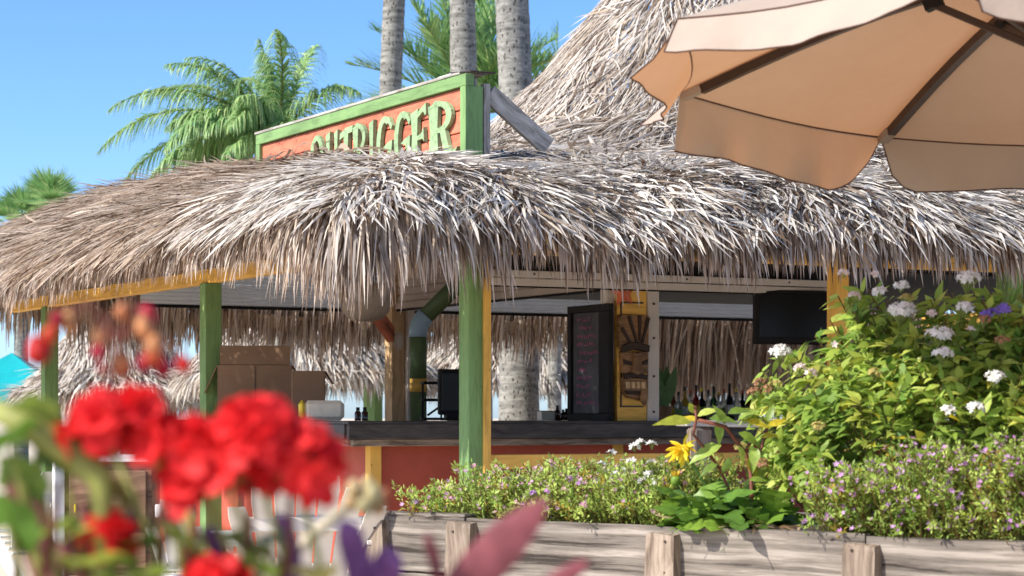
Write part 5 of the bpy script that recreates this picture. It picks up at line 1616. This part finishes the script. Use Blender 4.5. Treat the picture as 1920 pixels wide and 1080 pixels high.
# dead leaves lying on the rim
rb = Ribbons(); n_ = 26
px = rng.uniform(1260, 1480, n_)
P = np.array([tuple(in_planter(x, b) + Z * (RZ + .004)) for x, b in zip(px, rng.uniform(.03, .2, n_))])
rb.add(P, rng.normal(0, 1, (n_, 3)) * np.array([1, 1, .12]), rng.uniform(.08, .2, n_), .016, np.array([0, 0, 1.0]) + rng.normal(0, .3, (n_, 3)), lerp((.25, .13, .06), (.5, .38, .24), rng.random(n_)), 4, .05, (.3, 1, .7, .1), .1, .5)
dl = rb.build('dead_leaves', M['petal']); tag(dl, 'dry brown leaf litter caught along the planter rim below the yellow daisy', 'leaf litter', None, 'stuff')

# ------------------------------------------------------------------ fan-backed chairs and the service cabinet
def fan_chair(label, px, D, zt_, rot, w=.62, nsl=7, col='cream', arms=True):
    c = W(px, 782, D); c.z = 0
    t = thing('fan_back_chair', label, 'chair', c, 'slatted garden chairs in front of the bar')
    R_ = Matrix.Rotation(rot, 3, 'Z')
    L2 = lambda x, y, z: c + R_ @ Vector((x, y, z))
    for k in range(nsl):
        q = (k - (nsl - 1) / 2) / ((nsl - 1) / 2)
        top = zt_ - .16 * q * q
        sw = w / (nsl - 1) * .86
        b0, b1 = L2(q * w * .36, .12, .30), L2(q * w * .5, .34, top)
        mid = (b0 + b1) / 2 - R_ @ Vector((q * .012, .03, 0))
        vs = []
        yv = R_ @ Vector((0, 1, 0)); xv = R_ @ Vector((1, 0, 0))
        n_ = 9
        for i in range(n_):
            t_ = i / (n_ - 1)
            p = b0 * (1 - t_) ** 2 + mid * 2 * t_ * (1 - t_) + b1 * t_ ** 2
            ww = sw * (.72 + .32 * t_) * (1 if i < n_ - 1 else .8) * .5
            vs += [p - xv * ww, p + xv * ww, p + xv * ww + yv * .02, p - xv * ww + yv * .02]
        fs = [(0, 1, 2, 3)[::-1], tuple(4 * (n_ - 1) + j for j in range(4))]
        for i in range(n_ - 1):
            for j in range(4):
                fs.append((4 * i + j, 4 * i + (j + 1) % 4, 4 * i + 4 + (j + 1) % 4, 4 * i + 4 + j))
        mk('back_slat', vs, fs, M[col], t)
    bar('back_rail', L2(-w * .44, .27, .62), L2(w * .44, .27, .62), .025, .07, M[col], t)
    for k in range(5):
        y = -.38 + k * .115
        bar('seat_slat', L2(-w * .42, y, .38 - .03 * k), L2(w * .42, y, .38 - .03 * k), .1, .02, M[col], t)
    for s in (-1, 1):
        if arms: bar('arm', L2(s * w * .52, -.42, .55), L2(s * w * .52, .28, .53), .11, .022, M[col], t)
        bar('leg', L2(s * w * .46, -.38, 0), L2(s * w * .46, -.38, .54 if arms else .36), .09, .03, M[col], t, up=R_ @ Vector((1, 0, 0)))
        bar('leg', L2(s * w * .46, -.42, .36), L2(s * w * .46, .62, .03), .03, .12, M[col], t)
    return t
fan_chair('cream fan-backed garden chair standing in front of the red counter panel', 562, 10.9, .865, PI + .2, .66, 7)
fan_chair('white slatted garden chair half hidden behind the red flowers beside the brown cabinet', 342, 12.4, .70, PI, .24, 4, 'white', False)
fan_chair('white slatted garden chair at the far side of the brown cabinet under the thatch', 64, 14.5, .78, PI + .45, .4, 5, 'white')
Dc = 13.2
cx0, cx1 = W(132, 0, Dc).x, W(292, 0, Dc).x
cc_ = Vector(((cx0 + cx1) / 2, Dc, 0))
M['cabwood'] = wood('brown_cabinet_wood', [(.07, .035, .02), (.20, .11, .065), (.30, .18, .11)], bump=.3)
cb = thing('service_cabinet', 'low brown wooden service cabinet with pale worn top standing behind the geraniums', 'cabinet', cc_)
wz = W(0, 855, Dc).z
boxat('carcass', cc_ + Z * (wz - .03) / 2, cx1 - cx0, .45, wz - .03, M['cabwood'], cb, Vector((1, .05, 0)))
boxat('cabinet_top', cc_ + Z * (wz - .012), cx1 - cx0 + .05, .5, .035, M['white'], cb, Vector((1, .05, 0)))
for z0_, z1_ in ((.50, wz - .08), (.26, .46), (.03, .22)):
    boxat('drawer_front', cc_ + Vector((.0113, -.236, (z0_ + z1_) / 2)), cx1 - cx0 - .06, .02, z1_ - z0_, M['cabwood'], cb, Vector((1, .05, 0)))
boxat('handle', cc_ + Vector((-.17, -.256, .60)), .012, .025, .05, M['wrap_yellow'], cb, Vector((1, .05, 0)))
bar('corner_post', (cx0 - .02, Dc - .25, 0), (cx0 - .02, Dc - .25, wz + .02), .06, .05, M['white'], cb, up=V)
sc2 = W(205, 838, Dc - .05)
sgn = thing('table_sign', 'small white card sign with two dark letters on the brown cabinet', 'sign', (sc2.x, sc2.y, wz + .006))
boxat('card', sc2, .13, .012, .085, M['white'], sgn, Vector((1, .05, 0)))
for k in range(2):
    g_ = Geo()
    m = Matrix.Identity(4); b = sc2 + Vector((-.018 + .036 * k, -.0075, 0))
    for i in range(3): m[i][0] = (1, .05, 0)[i]; m[i][1] = Z[i]; m[i][2] = (0, -1, 0)[i]; m[i][3] = b[i]
    if k == 0:
        for q in arc(0, 0, .014, .02, .006, 0, 360, 14): g_.prism(list(q), m, .001)
    else:
        for q in arc(0, .009, .012, .011, .006, 40, 270, 8) + arc(0, -.009, .012, .011, .006, -140, 90, 8): g_.prism(list(q), m, .001)
    g_.build('letter', M['brown'], sgn)

# ------------------------------------------------------------------ pot of geraniums and purple hearts close to the camera (out of focus)
FD = 2.25
RED1, RED2 = (0.66, 0.010, 0.014), (0.95, 0.055, 0.055)
tb_ = thing('flower_trough', 'wooden flower trough close by, below the blurred red geraniums', 'planter', (-.25, FD + .05, 0))
for y in (-.13, .13):
    bar('plank', (-.85, FD + .05 + y, .76), (.3, FD + .05 + y, .76), .025, .2, M['greywood'], tb_)
for x in (-.84, .29):
    bar('plank', (x, FD - .065, .76), (x, FD + .165, .76), .025, .2, M['greywood'], tb_)
    for y in (-.1, .1): bar('leg', (x, FD + .05 + y, 0), (x, FD + .05 + y, .66), .05, .05, M['greywood'], tb_, up=V)
boxat('soil', Vector((-.275, FD + .05, .80)), 1.08, .23, .06, M['soil'], tb_, Vector((1, 0, 0)))
ge = thing('geranium_plant', 'blurred bright red geranium with big round flower heads close to the camera', 'flower', (-.3, FD, .83))
M['stemg'] = leafy('soft_stem', trans=.2, attr=False, col=[(.28, .30, .07), (.36, .36, .09), (.42, .42, .12)], var=.1)
def ger_head(px, py, r, n, squash=.85, D=FD):
    n = max(8, int(n * .62))
    c = W(px, py, D)
    rb = Ribbons()
    d = unit(rng.normal(0, 1, (n, 3))); d[:, 2] = np.where(d[:, 2] < -.35, -d[:, 2], d[:, 2])
    P = np.array(tuple(c)) + d * np.array([1, 1, squash]) * r * rng.uniform(.72, 1.0, (n, 1))
    a = unit(np.cross(d, [0.3, .2, .93])); b = np.cross(d, a); ph = rng.uniform(0, 6.28, n)
    for k in range(5):
        th = ph + 2 * PI * k / 5
        dd_ = a * np.cos(th)[:, None] + b * np.sin(th)[:, None] + d * .35
        rb.add(P, dd_, .025 * rng.uniform(.8, 1.2, n), .022, d, lerp(RED1, RED2, rng.random(n)), 3, .0, (.3, 1, 1, .55), .05, .3)
    base = np.array(tuple(c)) - np.array([0, 0, r * .6])
    rb.add(np.repeat([base], n, 0), P - base, np.linalg.norm(P - base, axis=1), .003, rng.normal(0, 1, (n, 3)), (.35, .20, .08), 2, 0, (1, 1), 0, 0)
    o = rb.build('flower_head', M['petal'], ge, None, True)
    b_ = Vector((c.x * .75 - .05, D + .02, .83))
    mk('stem', *tube_geo([b_, (b_ + c) / 2 + Vector((.02, 0, .02)), c - Z * r * .5], .0035, 6), M['stemg'], ge, None, True)
ger_head(480, 835, .042, 70, .95)
ger_head(560, 880, .036, 60, 1.15)
ger_head(430, 885, .034, 50, 1.0)
ger_head(370, 860, .030, 42, 1.0)
ger_head(300, 835, .026, 30, .9)
ger_head(205, 800, .030, 30, .75)
ger_head(265, 775, .018, 14, .8)
ger_head(160, 825, .018, 14, 1.)
ger_head(345, 925, .018, 16, 1.2)
ger_head(410, 1100, .024, 36, .6)
ger_head(205, 1010, .010, 12, 1.)
M['leaf_olive'] = leafy('olive_leaf', trans=.3, rough=.5, spec=.3, attr=False, col=[(.12, .12, .03), (.20, .17, .05), (.26, .14, .06)], var=.2)
# wide scalloped leaves
def ger_leaf(px, py, r, tilt, mat):
    c = W(px, py, FD + random.uniform(-.03, .05))
    vs = [(0, 0, 0)]; n_ = 22
    for k in range(n_):
        a = -2.7 + 5.4 * k / (n_ - 1)
        rr = r * (1 + .08 * math.sin(a * 7)) 
        vs.append((rr * math.cos(a), rr * math.sin(a), .12 * r * math.sin(a * 3) + .1 * r))
    o = mk('leaf', vs, [(0, k, k + 1) for k in range(1, n_)], mat, None, None, True, frame(c, Vector((random.uniform(-1, 1), -.4, tilt)), Vector((.2, -.5, 1))))
    o.parent = ge; o.matrix_parent_inverse = world_of(ge).inverted()
    b_ = Vector((c.x * .85 - .03, FD + .03, .83))
    mk('stem', *tube_geo([b_, c], .003, 5), M['stemg'], ge)
for px, py, r, tl in ((470, 1040, .035, .3), (500, 1015, .022, .2), (390, 1065, .03, .1), (300, 1075, .04, .2), (60, 790, .03, .5), (20, 830, .035, .3), (40, 900, .03, .4), (120, 860, .03, -.2), (180, 1060, .04, .1), (250, 1030, .03, .2), (15, 985, .035, .4)):
    ger_leaf(px, py, r, tl, M['leaf_deep'] if random.random() < .4 else M['leaf_light'])
for px, py, r, tl in ((225, 930, .022, .3), (285, 975, .026, -.2), (330, 1010, .03, .2), (420, 1010, .026, .1), (520, 1050, .028, .2), (150, 990, .03, .5), (90, 1000, .034, .2), (250, 1085, .036, .1), (580, 1085, .03, .1)):
    ger_leaf(px, py, r, tl, M['leaf_olive'] if px % 4 < 2 else M['leaf_light'])
for a_, b_ in (((30, 1090), (15, 870)), ((70, 1100), (110, 900)), ((150, 1100), (160, 940)), ((300, 1100), (300, 880)), ((340, 1100), (372, 890)), ((450, 1100), (470, 900)), ((530, 1100), (545, 930))):
    mk('stem', *tube_geo([W(a_[0], a_[1], FD + .01), W((a_[0] + b_[0]) / 2 + 8, (a_[1] + b_[1]) / 2, FD), W(b_[0], b_[1], FD)], [.0045, .004, .003], 6), M['redstem'], ge, None, True)
# arching green stem
mk('stem', *tube_geo([Vector((-.38, FD, .83)), W(190, 985, FD), W(190, 900, FD), W(130, 850, FD), W(60, 805, FD), W(-20, 760, FD)], [.006, .010, .014, .016, .014, .01], 8), M['stemg'], ge, None, True)
# nodding buds above
bs = thing('begonia_spray', 'blurred spray of small hanging red and orange buds in front of the thatch', 'flower', (-.42, FD + .06, .83))
M['budred'] = leafy('bud_red', trans=.3, attr=False, col=[(.55, .02, .02), (.70, .05, .02), (.66, .16, .06)], var=.1)
M['budorange'] = leafy('bud_orange', trans=.3, attr=False, col=[(.60, .20, .08), (.66, .30, .12), (.62, .38, .16)], var=.1)
M['budred2'] = leafy('bud_crimson', trans=.3, attr=False, col=[(.45, .015, .04), (.5, .02, .05), (.52, .03, .05)], var=.1)
DB = FD + .03
nodes_ = [(205, 900), (205, 700), (230, 620)]
mk('stem', *tube_geo([Vector((-.40, DB, .83))] + [W(x, y, DB) for x, y in nodes_], .0025, 6), M['redstem'], bs, None, True)
for px, py, r, mt in ((72, 655, .016, 'budred'), (95, 625, .010, 'budred'), (130, 602, .012, 'budorange'), (108, 596, .009, 'budred2'), (190, 632, .011, 'budorange'), (185, 660, .008, 'budred2'), (232, 584, .010, 'budorange'), (275, 592, .013, 'budred2'), (272, 612, .012, 'budorange'), (292, 645, .011, 'budorange'), (288, 668, .010, 'budred'), (225, 682, .014, 'budorange'), (305, 688, .011, 'budred2'), (345, 682, .009, 'budred'), (190, 690, .006, 'budred2'), (270, 680, .010, 'budred2')):
    c = W(px, py, DB + random.uniform(-.03, .03))
    g_ = Geo()
    for k in range(3):
        pts = [c + Vector((random.uniform(-.3, .3) * r, random.uniform(-.3, .3) * r, r * q)) for q in (-1, -.5, 0, .5, .9)]
        g_.tube(pts, [r * .15, r * .6, r * .75, r * .5, r * .1], 8)
    g_.build('bud', M[mt], bs, None, True)
    mk('stalk', *tube_geo([c + Z * r * .8, c.lerp(W(225, 640, DB), .5) + Z * .03, W(225, 640, DB)], .0012, 5), M['redstem'], bs)
# pale bud cluster on a long pale stem
cbud = thing('pale_bud_stem', 'blurred long pale stem topped with a cluster of cream buds', 'flower', (-.2, FD + .1, .83))
M['budcream'] = leafy('cream_bud', trans=.3, attr=False, col=[(.58, .50, .25), (.64, .54, .28), (.66, .44, .22)], var=.1)
M['palestem'] = plain('pale_stem', (.55, .46, .30), .6, .1, 10)
DCB = FD + .3
mk('stem', *tube_geo([Vector((-.26, FD + .12, .83)), W(505, 1085, DCB), W(580, 1010, DCB), W(655, 945, DCB)], [.005, .006, .0065, .006], 8), M['palestem'], cbud, None, True)
for px, py, r, mt in ((665, 915, .010, 'budcream'), (685, 945, .011, 'budcream'), (700, 925, .011, 'budcream'), (660, 940, .009, 'budcream'), (712, 950, .008, 'budorange'), (690, 905, .007, 'budcream'), (722, 925, .006, 'budorange'), (698, 930, .006, 'budred')):
    c = W(px, py, DCB + random.uniform(-.01, .01))
    mk('bud', *tube_geo([c + Vector((0, 0, r * q)) for q in (-1.2, -.7, 0, .7, 1.1)], [r * .2, r * .8, r, r * .7, r * .1], 10), M[mt], cbud, None, True)
    mk('stalk', *tube_geo([W(658, 945, DCB), c - Z * r], .002, 5), M['palestem'], cbud)
# purple hearts
ph_ = thing('purple_heart_plant', 'blurred purple plant with long pointed leaves close to the camera', 'plant', (-.1, FD, .83))
M['purple1'] = leafy('purple_leaf', trans=.3, rough=.45, attr=False, col=[(.20, .05, .06), (.24, .065, .075), (.27, .08, .085)], var=.1)
M['purple2'] = leafy('violet_leaf', trans=.3, rough=.45, attr=False, col=[(.17, .06, .18), (.22, .09, .24), (.27, .12, .30)], var=.1)
def spear(pts, w, mat, D=FD):
    P = [W(x, y, D + dd_) for x, y, dd_ in pts]
    vs, fs = [], []; n_ = 12
    k = len(P) - 1
    for i in range(n_ + 1):
        t_ = i / n_; x = t_ * k; j = min(int(x), k - 1)
        p = P[j].lerp(P[j + 1], x - j); d = (P[j + 1] - P[j]).normalized()
        s = d.cross(Vector((0, -1, .25))).normalized(); nn_ = s.cross(d)
        ww = w * .5 * np.interp(t_, [0, .12, .35, .65, .85, .96, 1], [.55, .8, 1, .95, .62, .22, .02])
        vs += [p - s * ww - nn_ * ww * .35, p, p + s * ww - nn_ * ww * .35]
    for i in range(n_):
        for j in range(2):
            a = i * 3 + j; fs.append((a, a + 1, a + 4, a + 3))
    return mk('leaf', vs, fs, mat, ph_, None, True)
spear([(800, 1180, .05), (880, 1085, .02), (950, 1010, 0), (1030, 932, -.02)], .046, M['purple1'])
spear([(950, 1190, .05), (1010, 1110, .02), (1060, 1080, 0), (1105, 1050, -.02)], .022, M['purple1'])
spear([(690, 1180, .05), (672, 1060, .02), (655, 1000, 0), (640, 975, 0)], .028, M['purple2'])
spear([(690, 1180, .05), (705, 1090, .02), (735, 1050, 0), (752, 1040, 0)], .036, M['purple2'])
spear([(830, 1180, .05), (818, 1060, .02), (805, 1020, 0), (800, 995, 0)], .012, M['purple1'])
spear([(470, 1180, .02), (430, 1070, .03), (400, 1010, .03), (385, 985, .03)], .024, M['purple2'])
spear([(560, 1120, .04), (545, 1020, .06), (535, 985, .06), (520, 960, .06)], .018, M['purple2'])
spear([(120, 1180, .04), (80, 1040, .06), (40, 940, .06), (20, 890, .06)], .04, M['purple1'])
spear([(60, 1180, .04), (120, 1040, .06), (165, 960, .06), (200, 900, .06)], .02, M['purple1'])
mk('stem', *tube_geo([Vector((-.1, FD + .05, .83)), W(800, 1190, FD + .05)], .008, 8), M['purple1'], ph_, None, True)
